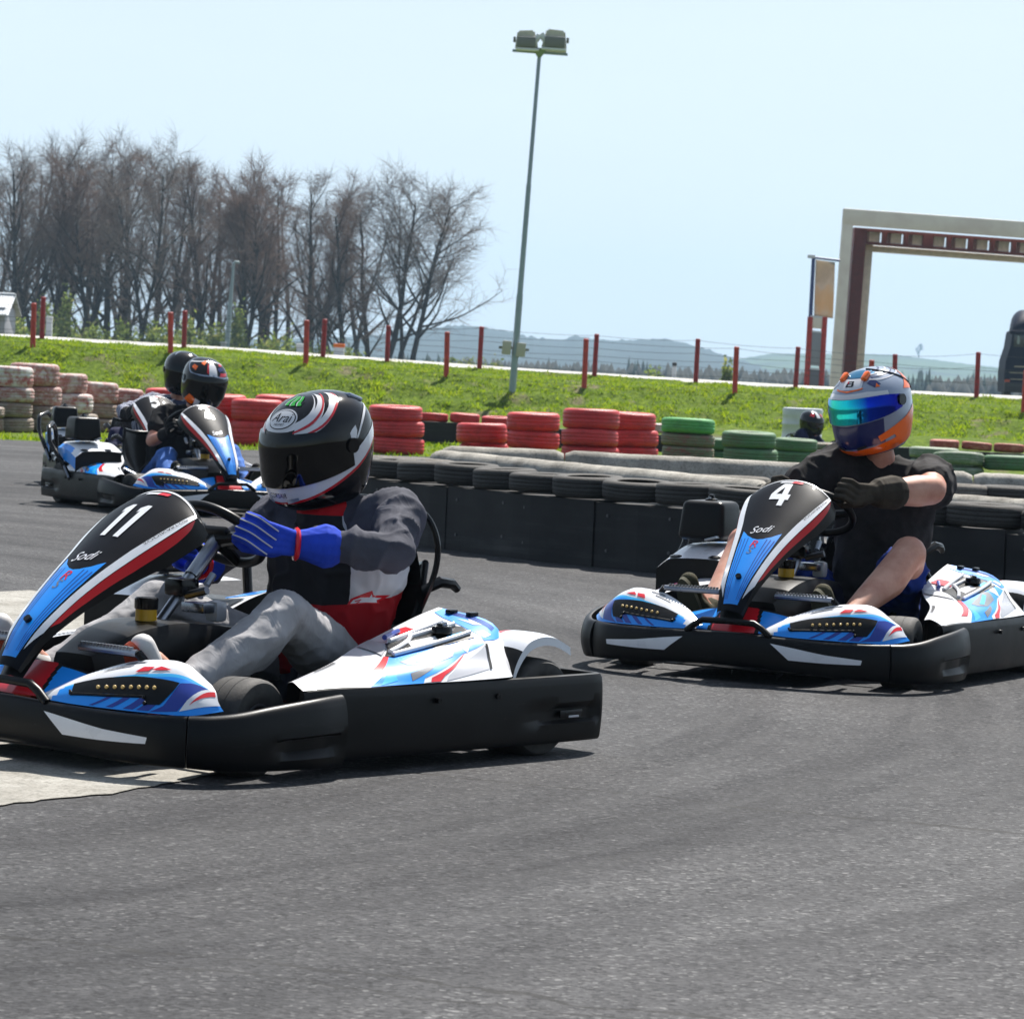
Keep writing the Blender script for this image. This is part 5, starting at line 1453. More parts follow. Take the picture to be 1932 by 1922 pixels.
r = empty('lamp_post', 'thin pale grey lamp post in front of the bare trees', 'lamp post', at(427, 668, Y=110)); b = at(427, 668, Y=110)
mb = MB(); mb.tube([Vector((0, 0, -.2)), at(433, 590, Y=110) - b, at(441, 498, Y=110) - b], [.085, .075, .04], 0, 10); mb.tube([at(441, 498, Y=110) - b, at(444, 494, Y=110) - b, at(452, 496, Y=110) - b], [.04, .04, .05], 0, 8); mb.build('post', [simple('pale_post', (.32, .40, .42, 1), .6)], r)
c = at(421, 657, Y=109.5); mb = MB(); mb.box((0, 0, .22), (.16, .14, .55), 0, bev=.01); mb.box((0, -.01, .48), (.20, .18, .05), 0, bev=.01)
o = mb.build('utility_cabinet', simple('cabinet_grey', (.5, .52, .54, 1), .5)); o.location = c - Vector((0, 0, .3)); tag(o, 'small pale utility cabinet at the foot of the lamp post', 'cabinet')
mk = simple('marker_white', (.75, .75, .73, 1), .5); mo = simple('marker_orange', srgb(240, 120, 40), .5); mk2 = simple('marker_dark', (.05, .05, .05, 1), .5)
for lab, (u, v0, v1, w, top) in {'short white marker post left, between the fence posts and trees': (92, 637, 604, .13, None), 'white marker stub beside the third red front post': (569, 674, 655, .22, None), 'white marker with orange cap in front of the trees': (639, 678, 655, .22, mo), 'thin pale post with dark cap right of the mast': (1271, 722, 690, .09, mk2)}.items():
    Yq = 74.5; a, b2 = at(u, v0, Y=Yq), at(u + 1, v1, Y=Yq); h = b2.z - a.z
    r = empty('marker_post', lab, 'marker post', a, 0, 'marker posts along the road')
    mb = MB(); mb.box((0, 0, h / 2 - .1), (w, w * .7, h + .2), 0, bev=.015); mb.build('post', [mk], r)
    mb = MB(); mb.box((0, 0, h + .035), (w * 1.1, w * .8, .08), 0, bev=.015); mb.build('cap', [top or mk], r)

# pale hut at the left edge
YH = 96; c = at(-40, 634, Y=YH)
r = empty('hut', 'small white hut with a pale sheet roof at the left edge', 'hut', c)
s = YH / F
mb = MB(); mb.box((0, 0, .35), (116 * s, 2.0, .95), 0, bev=.01); mb.build('wall', [simple('hut_wall', (.42, .42, .45, 1), .7)], r)
mb = MB()
for i in range(26):
    x0 = -70 * s + i * 134 * s / 26; x1 = x0 + 134 * s / 26
    mb.box(((x0 + x1) / 2, -.6, .92), ((x1 - x0) * .86, 1.5, .03), 0, rot=Matrix.Rotation(R(24), 3, 'X'), bev=.006)
mb.box((0, -.6, .90), (134 * s, 1.5, .02), 0, rot=Matrix.Rotation(R(24), 3, 'X')); mb.box((0, .6, .90), (134 * s, 1.5, .03), 0, rot=Matrix.Rotation(R(-24), 3, 'X'))
mb.build('roof', [simple('hut_roof', (.62, .64, .66, 1), .45)], r)

# start gantry: white box frame with a dark red trussed core
YG = 112; s = YG / F
gw = simple('gantry_white', (.95, .82, .68, 1), .5, var=.12, vscale=1.5); gr = simple('gantry_red', (.13, .022, .016, 1), .5, var=.2); gb = simple('gantry_cream', (.90, .79, .62, 1), .55, var=.12)
ga = at(1583, 395, Y=YG)
r = empty('start_gantry', 'big white and dark red start gantry spanning the right side', 'gantry', at(1560, 745, Y=YG))
org = at(1560, 745, Y=YG)
tl = R(1.65)
TILT = Matrix.Rotation(tl, 4, 'Y')
hgt = ga.z - org.z; W = 13.0
def gx(mb): return mb.move(TILT)
mb = MB()   # front frame: column and beam
mb.box((.17, -.75, hgt / 2 - .3), (.34, .30, hgt + .6), 0, bev=.03); mb.box((W / 2, -.75, hgt - .26), (W, .31, .52), 0, bev=.03); mb.box((W - .2, -.75, hgt / 2 - .3), (.40, .302, hgt + .6), 0, bev=.03)
gx(mb).build('front_frame', [gw], r)
mb = MB()   # rear, inner frame
mb.box((1.00, .62, hgt / 2 - .6), (.34, .36, hgt - .6), 0, bev=.03); mb.box((W / 2, .62, hgt - 1.17), (W - 1.4, .362, .20), 0, bev=.03); mb.box((W - 1.00, .62, hgt / 2 - .6), (.36, .363, hgt - .6), 0, bev=.03)
gx(mb).build('rear_frame', [gb], r)
mb = MB()
for xx in (.42, W - .42):
    mb.box((xx + .20 * (1 if xx < 5 else -1), -.2, hgt / 2 - .35), (.40, .9, hgt - .5), 0)
mb.box((W / 2, .1, hgt - .60), (W - .9, .7, .09), 0); mb.box((W / 2, .1, hgt - 1.02), (W - .9, .71, .08), 0)
for i in range(17):
    x = .75 + i * .70; mb.box((x, -.12, hgt - .81), (.16 if i != 3 else .32, .3, .34), 0)
    for q in (.14, .19): mb.box((x + q, -.10, hgt - .81), (.03, .06, .34), 0)
gx(mb).build('truss', [gr], r)
for i in range(16):
    mb = MB(); mb.box((1.08 + i * .70, .05, hgt - .81), (.50, .05, .31), 0); gx(mb).build('truss_panel', [gb], r)

# banner on its pole and the white boards on red posts beside the gantry
YB = 100; s = YB / F; b = at(1521, 742, Y=YB); r = empty('banner', 'tall faded banner hanging from a pole left of the gantry', 'banner', b)
mb = MB(); mb.tube([Vector((0, 0, -.3)), at(1527, 640, Y=YB) - b, at(1535, 484, Y=YB) - b], [.07, .065, .055], 0, 10); mb.tube([at(1527, 485, Y=YB) - b, at(1585, 492, Y=YB) - b], .035, 0, 8); mb.box(at(1531, 484, Y=YB) - b, (.22, .12, .10), 1, bev=.02); mb.build('pole', [simple('blue_pole', (.05, .08, .22, 1), .5), flg], r)
bn = Mat('banner_cloth', (.5, .5, .48, 1), .8); _u = bn.sep(bn.co('Generated')); _n = bn.noise(2.6, 2)
_tb = bn.N('ShaderNodeBsdfTranslucent'); _mb = bn.N('ShaderNodeMixShader'); _mb.inputs[0].default_value = .5
bn.L(bn.b.outputs[0], _mb.inputs[1]); bn.L(_tb.outputs[0], _mb.inputs[2]); bn.L(_mb.outputs[0], bn.nt.nodes['Material Output'].inputs[0])
bn.color(bn.ramp(bn.math('ADD', bn.math('MULTIPLY', _u[2], .8), bn.math('MULTIPLY', bn.math('SUBTRACT', _n, .5), .5)), [(.02, (.66, .63, .58)), (.16, (.72, .45, .22)), (.38, (.70, .55, .40)), (.46, (.62, .62, .62)), (.60, (.34, .36, .36)), (.78, (.60, .57, .48))]))
_tb.inputs[0].default_value = (.6, .5, .38, 1)
mb = MB()
def bf(u, v):
    p = at(1539 + u * 36 - v * 3, 490 + u * 5 + v * 106, Y=YB) - b
    return (p.x, p.y + .06 * math.sin(u * 5 + v * 3), p.z)
mb.grid(bf, 10, 20); o = mb.build('banner_cloth', [bn.m], r)
sm = o.modifiers.new('thick', 'SOLIDIFY'); sm.thickness = .012
b = at(1540, 740, Y=98); s = 98 / F; r = empty('board_stand', 'white boards on two red posts beside the gantry column', 'board stand', b)
for u in (1529, 1556):
    mb = MB(); p = at(u - 8, 742, Y=98) - b; q = at(u, 598, Y=98) - b; mb.tube([p - Vector((0, 0, .3)), q], .085, 0, 10); mb.build('post', [postm], r)
for (v0, v1, c_) in ((598, 620, gw), (626, 690, simple('board_grey', (.33, .34, .36, 1), .6)), (696, 736, simple('board_dark', (.20, .20, .22, 1), .6))):
    k = (v0 + v1) / 2; p = at(1543 - (k - 598) * .055, k, Y=98) - b
    mb = MB(); mb.box(p + Vector((0, -.02, 0)), (22 * s, .05, (v1 - v0) * s), 0, rot=Matrix.Rotation(R(2.5), 3, 'Y'), bev=.01)
    mb.box(p + Vector((.01, -.03, (v1 - v0) * s / 2)), (30 * s, .04, .05), 1, rot=Matrix.Rotation(R(2.5), 3, 'Y')); mb.build('board', [c_, flg], r)

# dark lorry at the right edge, facing the track
YL = 150; s = YL / F; b = at(1943, 748, Y=YL)
r = empty('lorry', 'dark blue lorry cab parked at the right edge beyond the fence', 'lorry', b)
lb = simple('lorry_paint', (.005, .008, .026, 1), .55, spec=.1); lk = simple('lorry_dark', (.01, .01, .012, 1), .5); lg = Mat('lorry_glass', (.02, .03, .03, 1), .08, spec=.8).m; li = simple('lorry_trim', (.5, .42, .26, 1), .5)
mb = MB()
def cab(u, v):   # body outline lofted over width
    return (0, 0, 0)
bm = bmesh.new()
ol = [(-1.28, .15), (-1.30, .9), (-1.27, 1.5), (-1.10, 2.1), (-1.02, 2.75), (-.95, 2.8), (.95, 2.8), (1.02, 2.75), (1.10, 2.1), (1.27, 1.5), (1.30, .9), (1.28, .15)]
f = bm.faces.new([bm.verts.new((x, -1.1, z)) for x, z in ol]); e = bmesh.ops.extrude_face_region(bm, geom=[f]); bmesh.ops.translate(bm, vec=(0, 2.2, 0), verts=[v for v in e['geom'] if isinstance(v, bmesh.types.BMVert)])
bmesh.ops.bevel(bm, geom=[q for q in bm.edges if abs(q.verts[0].co.y - q.verts[1].co.y) < .01], offset=.06, segments=3, affect='EDGES')
mb.add_bm(bm, 0); mb.box((.8, 3.6, 1.9), (2.0, 4.4, 2.6), 0, bev=.05); mb.build('cab', [lb], r)
mb = MB()
def roof(u, v):
    x = (u - .5) * 2.3; e = abs(u - .5) * 2
    return (x * (1 - .18 * v * v), -1.15 + 2.0 * v * v, 2.72 + 1.05 * math.sin(v * PI / 2) * (1 - e ** 4) ** .5)
mb.grid(roof, 20, 14); mb.box((0, -1.16, 2.74), (2.36, .35, .16), 0, bev=.04); mb.build('roof_fairing', [lb], r)
mb = MB(); mb.box((0, -1.12, 2.42), (1.95, .03, .62), 0, bev=.01); ws = mb.build('windscreen', [lg], r)
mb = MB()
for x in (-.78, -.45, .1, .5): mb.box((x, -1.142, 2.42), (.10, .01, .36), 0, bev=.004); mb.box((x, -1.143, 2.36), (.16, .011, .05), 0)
mb.build('cab_interior', [simple('pale_interior', (.30, .38, .34, 1), .5)], ws)  # pale shapes of the cab interior, laid as flat bars on the windscreen
mb = MB(); mb.box((.1, -1.13, 1.27), (2.0, .04, .045), 0); mb.box((0, -1.13, 1.0), (2.2, .04, .03), 0); mb.box((0, -1.13, .72), (2.1, .04, .03), 0); mb.build('grille_bar', [li], r)
mb = MB(); mb.box((0, -1.15, .38), (2.6, .25, .42), 0, bev=.05); mb.build('bumper', [lk], r)
for x in (-1.18, 1.18):
    mb = MB(); mb.box((x, -1.14, .62), (.22, .06, .15), 0, bev=.02); mb.build('indicator', [simple('indicator_orange', srgb(200, 80, 30), .3)], r)
for x in (-1.0, 1.0):
    mb = MB(); mb.lathe([(.2, -.15), (.48, -.15), (.52, -.1), (.52, .1), (.48, .15), (.2, .15), (.18, 0)], 'x', (x, .2, .42), 24, loop=True); mb.build('wheel', [TM['black']], r)

# ------------------------------------------------------------------ bare trees, each grown on its own
barkm = simple('bark', (.062, .056, .052, 1), .9, spec=.1, var=.3, vscale=3)
twigm = Mat('twigs', (.20, .165, .142, 1), .9, spec=.1).m
twigb = Mat('budding_twigs', (.22, .155, .125, 1), .9, spec=.1).m
def grow(seed, H, spread=1.0, lean=0.0, fork=.45, dens=1.0, low=.22):
    r = np.random.default_rng(seed)
    S = [[], [], []]          # segments: limbs, twigs
    def seg(p, q, a, b, lv): S[0 if lv < 2 else 1].append((*p, *q, a, b))
    def branch(p, d, L, rad, lv):
        n = (10, 6, 4, 2)[lv]
        pts = [p]; q = np.array(p); dd = np.array(d)
        for i in range(n):
            dd = dd + r.normal(0, (.05, .10, .16, .22)[lv], 3) + np.array([0, 0, (.03, .06, .05, .03)[lv]])
            dd /= np.linalg.norm(dd)
            q2 = q + dd * L / n
            a = rad * (1 - i / n * .78); b = rad * (1 - (i + 1) / n * .78)
            seg(q, q2, a, b, lv); q = q2; pts.append(q2)
        if lv == 3: return
        k = (int(17 * dens), int(8 * dens), int(8 * dens))[lv]
        for c in range(k):
            t = (low + (1 - low) * ((c + r.random()) / k)) if lv == 0 else .2 + .8 * ((c + r.random()) / k)
            i = min(n - 1, int(t * n)); f = t * n - i
            o = pts[i] * (1 - f) + pts[i + 1] * f
            ax = pts[i + 1] - pts[i]; ax /= np.linalg.norm(ax)
            az = r.uniform(0, 2 * PI); side = np.array([math.cos(az), math.sin(az), 0])
            side = side - ax * side.dot(ax); side /= np.linalg.norm(side) + 1e-9
            an = R(r.uniform(28, 58)) if lv == 0 else R(r.uniform(25, 65))
            nd = ax * math.cos(an) + side * math.sin(an) * spread + np.array([0, 0, -.10 if lv == 0 else 0])
            nd /= np.linalg.norm(nd)
            if lv == 0: l2 = H * (.42 - .30 * (t - low)) * r.uniform(.6, 1.15) * (.6 + .4 * spread); r2 = rad * (1 - t * .75) * r.uniform(.38, .6)
            elif lv == 1: l2 = L * r.uniform(.3, .55) * (1.15 - .5 * t); r2 = max(.014, rad * .42 * (1 - .6 * t))
            else: l2 = r.uniform(.6, 1.5); r2 = .011
            branch(o, nd, l2, r2, lv + 1)
    d = np.array([lean, r.normal(0, .04), 1.0]); d /= np.linalg.norm(d)
    rt = H * .0155 * r.uniform(.85, 1.25)
    if r.random() < fork:
        p = np.array([0, 0, -.5]); q = p + d * H * .22
        seg(p, q, rt * 1.35, rt * 1.1, 0)
        for s in (-1, 1):
            dd = d + np.array([s * r.uniform(.10, .24), r.normal(0, .1), 0]); branch(q, dd / np.linalg.norm(dd), H * r.uniform(.68, .80), rt * .8, 0)
    else:
        branch(np.array([0, 0, -.5]), d, H, rt * 1.2, 0)
    return S
def prism(segs, n):
    A = np.array(segs); p, q, a, b = A[:, :3], A[:, 3:6], A[:, 6:7], A[:, 7:8]
    d = q - p; d /= np.linalg.norm(d, axis=1, keepdims=True) + 1e-9
    u = np.cross(d, np.where(np.abs(d[:, 2:3]) < .9, [[0, 0, 1.0]], [[1.0, 0, 0]])); u /= np.linalg.norm(u, axis=1, keepdims=True); w = np.cross(d, u)
    V = []
    for j in range(n):
        t = 2 * PI * j / n; o = u * math.cos(t) + w * math.sin(t); V += [p + o * a, q + o * b]
    V = np.stack(V, 1).reshape(-1, 3)
    base = np.arange(len(A))[:, None] * (2 * n)
    Fq = np.concatenate([np.concatenate([base + 2 * j, base + (2 * j + 2) % (2 * n), base + (2 * j + 3) % (2 * n), base + 2 * j + 1], 1) for j in range(n)])
    return V, Fq
TREES = [  # frame x, top y, base y, depth, spread, lean, fork, twig colour, words
    (-18, 318, 640, 236, .8, .02, 0, 0), (12, 300, 645, 228, .8, 0, .2, 0), (40, 288, 640, 244, .8, .02, 0, 0), (60, 296, 645, 230, .8, -.03, 1, 1), (92, 276, 645, 240, .8, .03, 0, 0), (112, 285, 640, 232, .75, .0, 0, 0),
    (138, 290, 650, 246, .8, .05, 0, 0), (158, 279, 650, 230, .85, .08, 1, 1), (178, 292, 650, 240, .8, .05, 0, 0), (204, 292, 655, 236, .8, .02, 0, 0), (232, 286, 655, 244, .8, .02, 0, 0), (262, 300, 655, 226, 1.0, .06, 1, 0),
    (292, 318, 660, 242, .8, 0, 0, 0), (318, 312, 660, 232, .8, .02, 0, 0), (342, 322, 660, 240, .8, .03, 0, 0), (372, 330, 665, 230, .85, .02, 0, 1), (402, 348, 665, 242, .8, .02, 0, 1), (428, 336, 665, 236, .8, .03, 0, 1),
    (462, 334, 668, 228, .9, .04, 1, 1), (486, 328, 668, 240, .85, .06, 0, 1), (520, 336, 670, 236, .9, .02, 0, 1), (570, 338, 675, 232, .9, .14, 0, 0), (600, 372, 675, 244, .8, .05, 0, 0), (612, 345, 676, 236, .85, .03, 0, 1),
    (650, 385, 678, 230, .8, .01, 0, 1), (694, 368, 680, 236, .9, .03, 0, 0), (716, 352, 680, 230, .95, .10, 0, 0), (746, 345, 682, 234, 1.15, .14, 1, 0), (768, 350, 684, 228, 1.3, .10, 0, 0)]
TREES += []
ordn = lambda i: ['first', 'second', 'third', 'fourth', 'fifth', 'sixth', 'seventh', 'eighth', 'ninth', 'tenth', 'eleventh', 'twelfth', 'thirteenth', 'fourteenth', 'fifteenth', 'sixteenth', 'seventeenth', 'eighteenth', 'nineteenth', 'twentieth'][i]
for i, (u, vt, vb, Y, sp, ln, fk, br) in enumerate(TREES):
    b = at(u, vb, Y=Y); t = at(u, vt, Y=Y); b.z = height(b.x, Y); H = (t.z - b.z) * .97
    n = len(TREES)
    if i == n - 1: lab = 'wide spreading bare tree at the right end of the row'
    elif i == n - 2: lab = 'forked leaning bare tree next to the widest one at the right end'
    elif i >= n // 2: lab = f'{"brown budding" if br else "bare grey"} tree, {ordn(n - 1 - i)} from the right end of the row'
    else: lab = f'{"brown budding" if br else "bare grey"} tree, {ordn(i)} from the left edge in the row'
    r = empty('bare_tree', lab, 'tree', b, 0, 'row of bare trees beyond the fence')
    S = grow(100 + i, H, sp, ln, fk, 1.3 if br else 1.15, .16 if i < n - 3 else .26)
    V, Fq = prism(S[0], 6); link_mesh('trunk', np_mesh('trunk', V, Fq, barkm, smooth=True), r)
    V, Fq = prism(S[1], 3); link_mesh('crown', np_mesh('crown', V, Fq, twigb if br else twigm), r)

for i, (u, vt) in enumerate(((-30, 322), (26, 312), (76, 306), (124, 300), (170, 306), (218, 304), (248, 318), (282, 330), (330, 336), (360, 344), (414, 352), (446, 348), (504, 352), (545, 372), (585, 392), (630, 398), (672, 392))):
    Y = 268 + (i * 5) % 14; b = at(u, 660, Y=Y); t = at(u, vt, Y=Y); b.z = height(b.x, Y)
    r = empty('bare_tree', f'slim tree standing behind the front row, {ordn(i)} from the left among those at the back', 'tree', b, 0, 'back row of slim bare trees')
    S = grow(500 + i, (t.z - b.z) * .97, .75, (i % 3 - 1) * .02, .2, .72, .2)
    V, Fq = prism(S[0], 5); link_mesh('trunk', np_mesh('trunk', V, Fq, barkm, smooth=True), r)
    V, Fq = prism(S[1], 3); link_mesh('crown', np_mesh('crown', V, Fq, twigb if i % 4 == 1 else twigm), r)

# spring-green undergrowth below the trees
def leafmat(g):
    m = Mat('young_leaf', g, .7, spec=.2); tr = m.N('ShaderNodeBsdfTranslucent'); tr.inputs[0].default_value = (g[0] * 1.2, g[1] * 1.2, g[2], 1); ms = m.N('ShaderNodeMixShader'); ms.inputs[0].default_value = .5
    m.L(m.b.outputs[0], ms.inputs[1]); m.L(tr.outputs[0], ms.inputs[2]); m.L(ms.outputs[0], m.nt.nodes['Material Output'].inputs[0]); return m.m
leafs = [leafmat(g) for g in ((.17, .23, .055), (.26, .31, .085), (.11, .155, .045), (.31, .31, .11))]
def shrub(u, vb, w, h, Y, k, lab, seed, dense=1.0):
    b = at(u, vb, Y=Y); s = Y / F; r = np.random.default_rng(seed); g0 = height(b.x, Y); h += (b.z - g0) / s; b.z = g0
    o = empty('shrub', lab, 'shrub', b, 0, 'green shrubs below the bare trees')
    N = int(1500 * dense * (w / 60) * (h / 50)); ww, hh = w * s / 2, h * s
    cl = r.normal(0, 1, (14, 3)) * [.6, .5, .26] + [0, 0, .42]
    c = cl[r.integers(0, 14, N)] + r.normal(0, .16, (N, 3)); c = c * [ww, min(ww, 1.6), hh]; c[:, 2] = np.abs(c[:, 2])
    a = r.normal(0, 1, (N, 3)); a /= np.linalg.norm(a, axis=1, keepdims=True); e = np.cross(a, r.normal(0, 1, (N, 3))); e /= np.linalg.norm(e, axis=1, keepdims=True)
    z = r.uniform(.05, .13, (N, 1)) * (1 + .3 * (Y / 200))
    V = np.stack([c - a * z, c + e * z * .5, c + a * z, c - e * z * .5], 1).reshape(-1, 3)
    link_mesh('foliage', np_mesh('foliage', V, np.arange(N * 4).reshape(-1, 4), leafs, r.choice(4, N, p=(.4, .3, .2, .1) if k else (.3, .15, .45, .1))), o)
    st = []
    for q in range(9):
        x, y = r.normal(0, .35, 2) * ww; st.append((x * .4, y * .4, -.3, x, y, hh * r.uniform(.4, .9), .035, .012))
    V, Fq = prism(st, 4); link_mesh('stem', np_mesh('stem', V, Fq, barkm), o)
SH = [(-10, 632, 60, 60), (30, 636, 50, 46), (88, 640, 60, 74), (130, 644, 60, 46), (172, 648, 66, 52), (222, 652, 50, 40), (262, 655, 60, 52), (304, 660, 54, 60), (352, 664, 66, 66), (398, 668, 70, 72), (446, 672, 64, 62), (492, 676, 60, 48), (540, 680, 60, 52), (596, 684, 56, 42), (640, 688, 56, 38), (688, 692, 50, 32), (800, 694, 60, 26), (870, 699, 60, 34), (914, 700, 44, 30)]
for i, (u, v, w, h) in enumerate(SH):
    lab = f'spring green shrub, {ordn(i)} from the left below the trees' if i < 16 else ['low scrub just right of the widest tree', 'yellowish bush between the last tree and the mast', 'yellowish bush beside the mast foot'][i - 16]
    shrub(u, v + 6, w * 1.35, h * .8, 205 + (i * 7) % 24, i % 3 != 0, lab, 300 + i, .9 if i < 16 else .6)
shrub(1376, 733, 26, 44, 150, True, 'small pale conifer-shaped bush right of the mast beyond the fence', 350, 1.6)
shrub(1250, 726, 70, 30, 190, True, 'pale bush behind the fence midway between mast and gantry', 351, .8)

# far wood, hills with scattered woods, and one lone tree on the skyline
conm = Mat('conifer', (.022, .036, .026, 1), .95, spec=.1).m
wm = Mat('winter_wood', (.045, .045, .038, 1), .95, spec=.1).m
V, Fc, mi = [], [], []
r = np.random.default_rng(77)
for q in range(1500):
    u = r.uniform(-100, 2050); Y = r.uniform(560, 760); kind = mnoise.noise((u * .008, 0, 5)) + r.normal(0, .10) > .22
    x = (u - 966) / F * Y; z0 = height(x, Y) - .6
    top = 688 + (u - 1000) * .035 + 5 * mnoise.noise((u * .02, 3, 3)) + r.normal(0, 2.5) - (9 if kind else 0)
    hh = max(2.5, at(u, top, Y=Y).z - z0) * r.uniform(.82, 1.06)
    lev = 5
    for l in range(lev):
        a = l / lev; rr = (hh * .17 if kind else hh * .26) * (1 - a * (.95 if kind else .55)) * r.uniform(.8, 1.2); za = z0 + hh * (.05 + .85 * a); zb = z0 + hh * min(1.04, .38 + a)
        k = len(V); n = 6; ph = r.uniform(0, 6)
        for j in range(n): V.append((x + rr * math.cos(ph + j * PI / 3) * r.uniform(.7, 1.25), Y + rr * math.sin(ph + j * PI / 3), za + r.normal(0, hh * .03)))
        V.append((x + r.normal(0, .12) * hh * .1, Y, zb))
        for j in range(n): Fc.append((k + j, k + (j + 1) % n, k + n)); mi.append(0 if kind else 1)
tag(link_mesh('far_wood', np_mesh('far_wood', V, Fc, [conm, wm], mi)), kind='stuff')

hm = Mat('hill_cover', (.07, .09, .04, 1), .95, spec=.1)
_n = hm.noise(.012, 5, .6); _w = hm.noise(.05, 4, .65)
hm.color(hm.mix(hm.ramp(_n, [(.42, (0, 0, 0)), (.50, (1, 1, 1))]), hm.ramp(_w, [(.3, (.014, .020, .012)), (.7, (.035, .036, .022))]), hm.ramp(_w, [(.3, (.045, .080, .025)), (.7, (.075, .11, .035))])))
hm2 = Mat('wooded_hill', (.02, .03, .02, 1), .95, spec=.1); _v = hm2.noise(.03, 5, .7); hm2.color(hm2.ramp(_v, [(.3, (.006, .011, .008)), (.6, (.020, .024, .015)), (.75, (.030, .038, .018))]))
def hill(name, prof, Y, depth, wood):
    u0, u1 = prof[0][0], prof[-1][0]; N = 260; V = []; M = 14
    for i in range(N + 1):
        u = u0 + (u1 - u0) * i / N; v = lin(u, prof)
        z = at(u, v, Y=Y).z; x = at(u, v, Y=Y).x
        z += wood * (mnoise.noise((u * .10, 0, Y)) * 1.6 + mnoise.noise((u * .35, 3, Y)) * 1.1)
        for j in range(M + 1):
            a = j / M; yy = Y - depth * (1 - a); zz = -10 + (z + 10) * math.sin(a * PI / 2) ** 1.2
            zz += wood * (mnoise.noise((u * .3, a * 40, 5)) * 1.3) * a
            V.append((x * yy / Y, yy, zz))
        V.append((x, Y + 200, -12))
    W = M + 2
    Fq = [(i * W + j, (i + 1) * W + j, (i + 1) * W + j + 1, i * W + j + 1) for i in range(N) for j in range(W - 1)]
    tag(link_mesh(name, np_mesh(name, V, Fq, hm2.m if wood > .3 else hm.m, smooth=wood < .3)), kind='structure')
hill('hills', [(-300, 640), (300, 640), (560, 640), (700, 634), (800, 622), (862, 614), (905, 617), (950, 624), (1010, 637), (1060, 642), (1088, 634), (1110, 638), (1150, 644), (1200, 641), (1262, 640), (1300, 650), (1345, 663), (1400, 680), (1470, 700), (1560, 720)], 2600, 900, 1.0)
hill('hills', [(1250, 720), (1400, 676), (1458, 667), (1540, 668), (1620, 668), (1688, 670), (1765, 679), (1826, 687), (1890, 694), (2000, 700), (2300, 705)], 3000, 1000, .22)
b = at(1733, 676, Y=3000); s = 3000 / F
S = grow(900, 26 * s, .9, 0, 0, .8); r0 = empty('skyline_tree', 'lone hazy tree on the far hilltop seen through the gantry', 'tree', b)
V, Fq = prism([tuple(x[:6]) + (x[6] * 3, x[7] * 3) for x in S[0]], 4); link_mesh('trunk', np_mesh('trunk', V, Fq, barkm), r0)
V, Fq = prism([tuple(x[:6]) + (x[6] * 16, x[7] * 16) for x in S[1]], 3); link_mesh('crown', np_mesh('crown', V, Fq, conm), r0)

# air: one closed even box of haze round everything
HAZE = 2.5e-4
mb = MB(); mb.box((0, 1670, 45), (5400, 3500, 118), 0)
hz = bpy.data.materials.new('haze'); hz.use_nodes = True; nt = hz.node_tree; nt.nodes.clear()
ou = nt.nodes.new('ShaderNodeOutputMaterial'); pv = nt.nodes.new('ShaderNodeVolumePrincipled')
pv.inputs['Color'].default_value = (.54, .78, 1, 1); pv.inputs['Density'].default_value = HAZE; pv.inputs['Anisotropy'].default_value = .2
nt.links.new(pv.outputs[0], ou.inputs['Volume'])
if HAZE: tag(mb.build('haze', hz, smooth=False), kind='stuff')

# ------------------------------------------------------------------ light, sky, camera
VEIL = (.04, .84); VEILC = (8.7, 9.95, 11.1, 1)
AZ, EL = R(19), R(54)
to_sun = Vector((math.sin(AZ) * math.cos(EL), math.cos(AZ) * math.cos(EL), math.sin(EL)))
sun = bpy.data.lights.new('sun', 'SUN'); sun.energy = 5.0; sun.angle = R(.53); sun.color = (1, .955, .89)
so = bpy.data.objects.new('sun', sun); col.objects.link(so); so.rotation_euler = (-to_sun).to_track_quat('-Z', 'Y').to_euler(); so.location = (20, 20, 60)
w = bpy.data.worlds.new('World'); scene.world = w; w.use_nodes = True
nt = w.node_tree; bg = nt.nodes['Background']
sky = nt.nodes.new('ShaderNodeTexSky'); sky.sky_type = 'NISHITA'; sky.sun_disc = False
sky.sun_elevation = EL; sky.sun_rotation = AZ; sky.air_density = 1.0; sky.dust_density = 1.4; sky.ozone_density = 1.6; sky.altitude = 200
tc = nt.nodes.new('ShaderNodeTexCoord'); mp = nt.nodes.new('ShaderNodeMapping'); mp.inputs['Scale'].default_value = (2.2, 2.2, 11); mp.inputs['Rotation'].default_value = (0, R(6), 0)
nz = nt.nodes.new('ShaderNodeTexNoise'); nz.inputs['Scale'].default_value = 2.6; nz.inputs['Detail'].default_value = 5; nz.inputs['Roughness'].default_value = .5
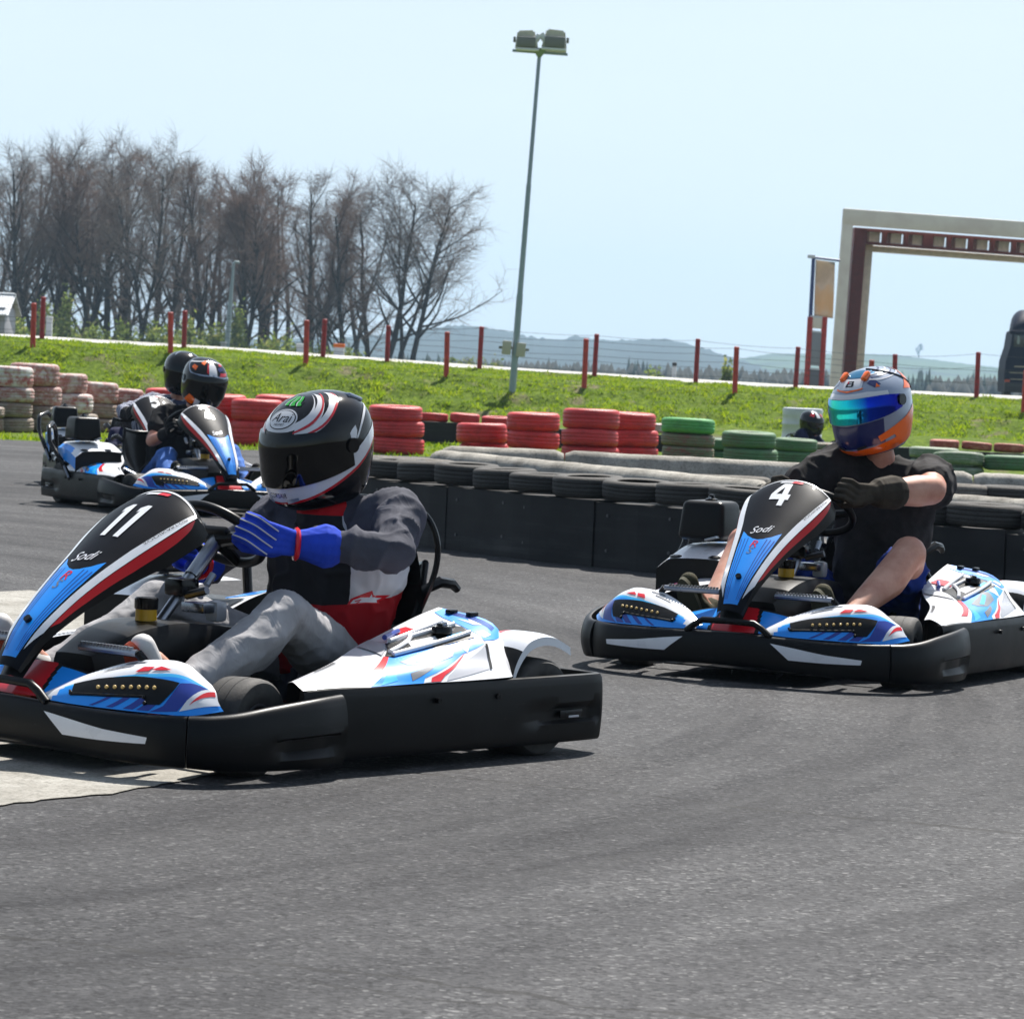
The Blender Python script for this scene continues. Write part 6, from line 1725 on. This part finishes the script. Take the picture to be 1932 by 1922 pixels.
# thin high veil: brightest towards the sun, thin behind the camera
dt = nt.nodes.new('ShaderNodeVectorMath'); dt.operation = 'DOT_PRODUCT'; dt.inputs[1].default_value = tuple(to_sun)
mr = nt.nodes.new('ShaderNodeMapRange'); mr.interpolation_type = 'SMOOTHSTEP'; mr.inputs[1].default_value = -.45; mr.inputs[2].default_value = .62; mr.inputs[3].default_value = VEIL[0]; mr.inputs[4].default_value = VEIL[1]
cl = nt.nodes.new('ShaderNodeMath'); cl.operation = 'MULTIPLY_ADD'; cl.inputs[1].default_value = .35; cl.inputs[2].default_value = .82
ml = nt.nodes.new('ShaderNodeMath'); ml.operation = 'MULTIPLY'; ml.use_clamp = True
mx = nt.nodes.new('ShaderNodeMix'); mx.data_type = 'RGBA'; mx.inputs[7].default_value = VEILC
L = nt.links.new
L(tc.outputs['Generated'], mp.inputs[0]); L(mp.outputs[0], nz.inputs['Vector']); L(tc.outputs['Generated'], dt.inputs[0]); L(dt.outputs['Value'], mr.inputs[0]); L(nz.outputs['Fac'], cl.inputs[0]); L(cl.outputs[0], ml.inputs[0]); L(mr.outputs[0], ml.inputs[1])
sx = nt.nodes.new('ShaderNodeSeparateXYZ'); L(tc.outputs['Generated'], sx.inputs[0])
mz = nt.nodes.new('ShaderNodeMapRange'); mz.interpolation_type = 'SMOOTHSTEP'; mz.inputs[1].default_value = .12; mz.inputs[2].default_value = .65; mz.inputs[3].default_value = 1.0; mz.inputs[4].default_value = .34
m2 = nt.nodes.new('ShaderNodeMath'); m2.operation = 'MULTIPLY'; L(sx.outputs[2], mz.inputs[0]); L(ml.outputs[0], m2.inputs[0]); L(mz.outputs[0], m2.inputs[1])
L(m2.outputs[0], mx.inputs[0]); L(sky.outputs[0], mx.inputs[6]); L(mx.outputs[2], bg.inputs[0])
bg.inputs['Strength'].default_value = .06

cam = bpy.data.cameras.new('camera'); co = bpy.data.objects.new('camera', cam); col.objects.link(co); scene.camera = co
cam.sensor_fit = 'HORIZONTAL'; cam.sensor_width = 36; cam.lens = 36 * F / 1932; cam.clip_start = .5; cam.clip_end = 20000
fw = Vector((0, CP, -SP)); up = Vector((0, SP, CP)); rt = Vector((1, 0, 0))
cx = rt * CR_ + up * SR_; cy = up * CR_ - rt * SR_; cz = -fw
co.matrix_world = Matrix(((cx.x, cy.x, cz.x, 0), (cx.y, cy.y, cz.y, 0), (cx.z, cy.z, cz.z, CAMH), (0, 0, 0, 1)))
cam.dof.use_dof = True; cam.dof.focus_distance = 10.6; cam.dof.aperture_fstop = 18

vs = scene.view_settings; scene.display_settings.display_device = 'sRGB'
vs.view_transform = 'Standard'; vs.look = 'None'; vs.gamma = 1; vs.exposure = .74
scene.render.engine = 'CYCLES'; scene.cycles.use_denoising = True; scene.cycles.max_bounces = 8; scene.cycles.transparent_max_bounces = 8
scene.cycles.volume_bounces = 0; scene.cycles.caustics_reflective = False; scene.cycles.caustics_refractive = False
bpy.data.objects.remove(tyre0)
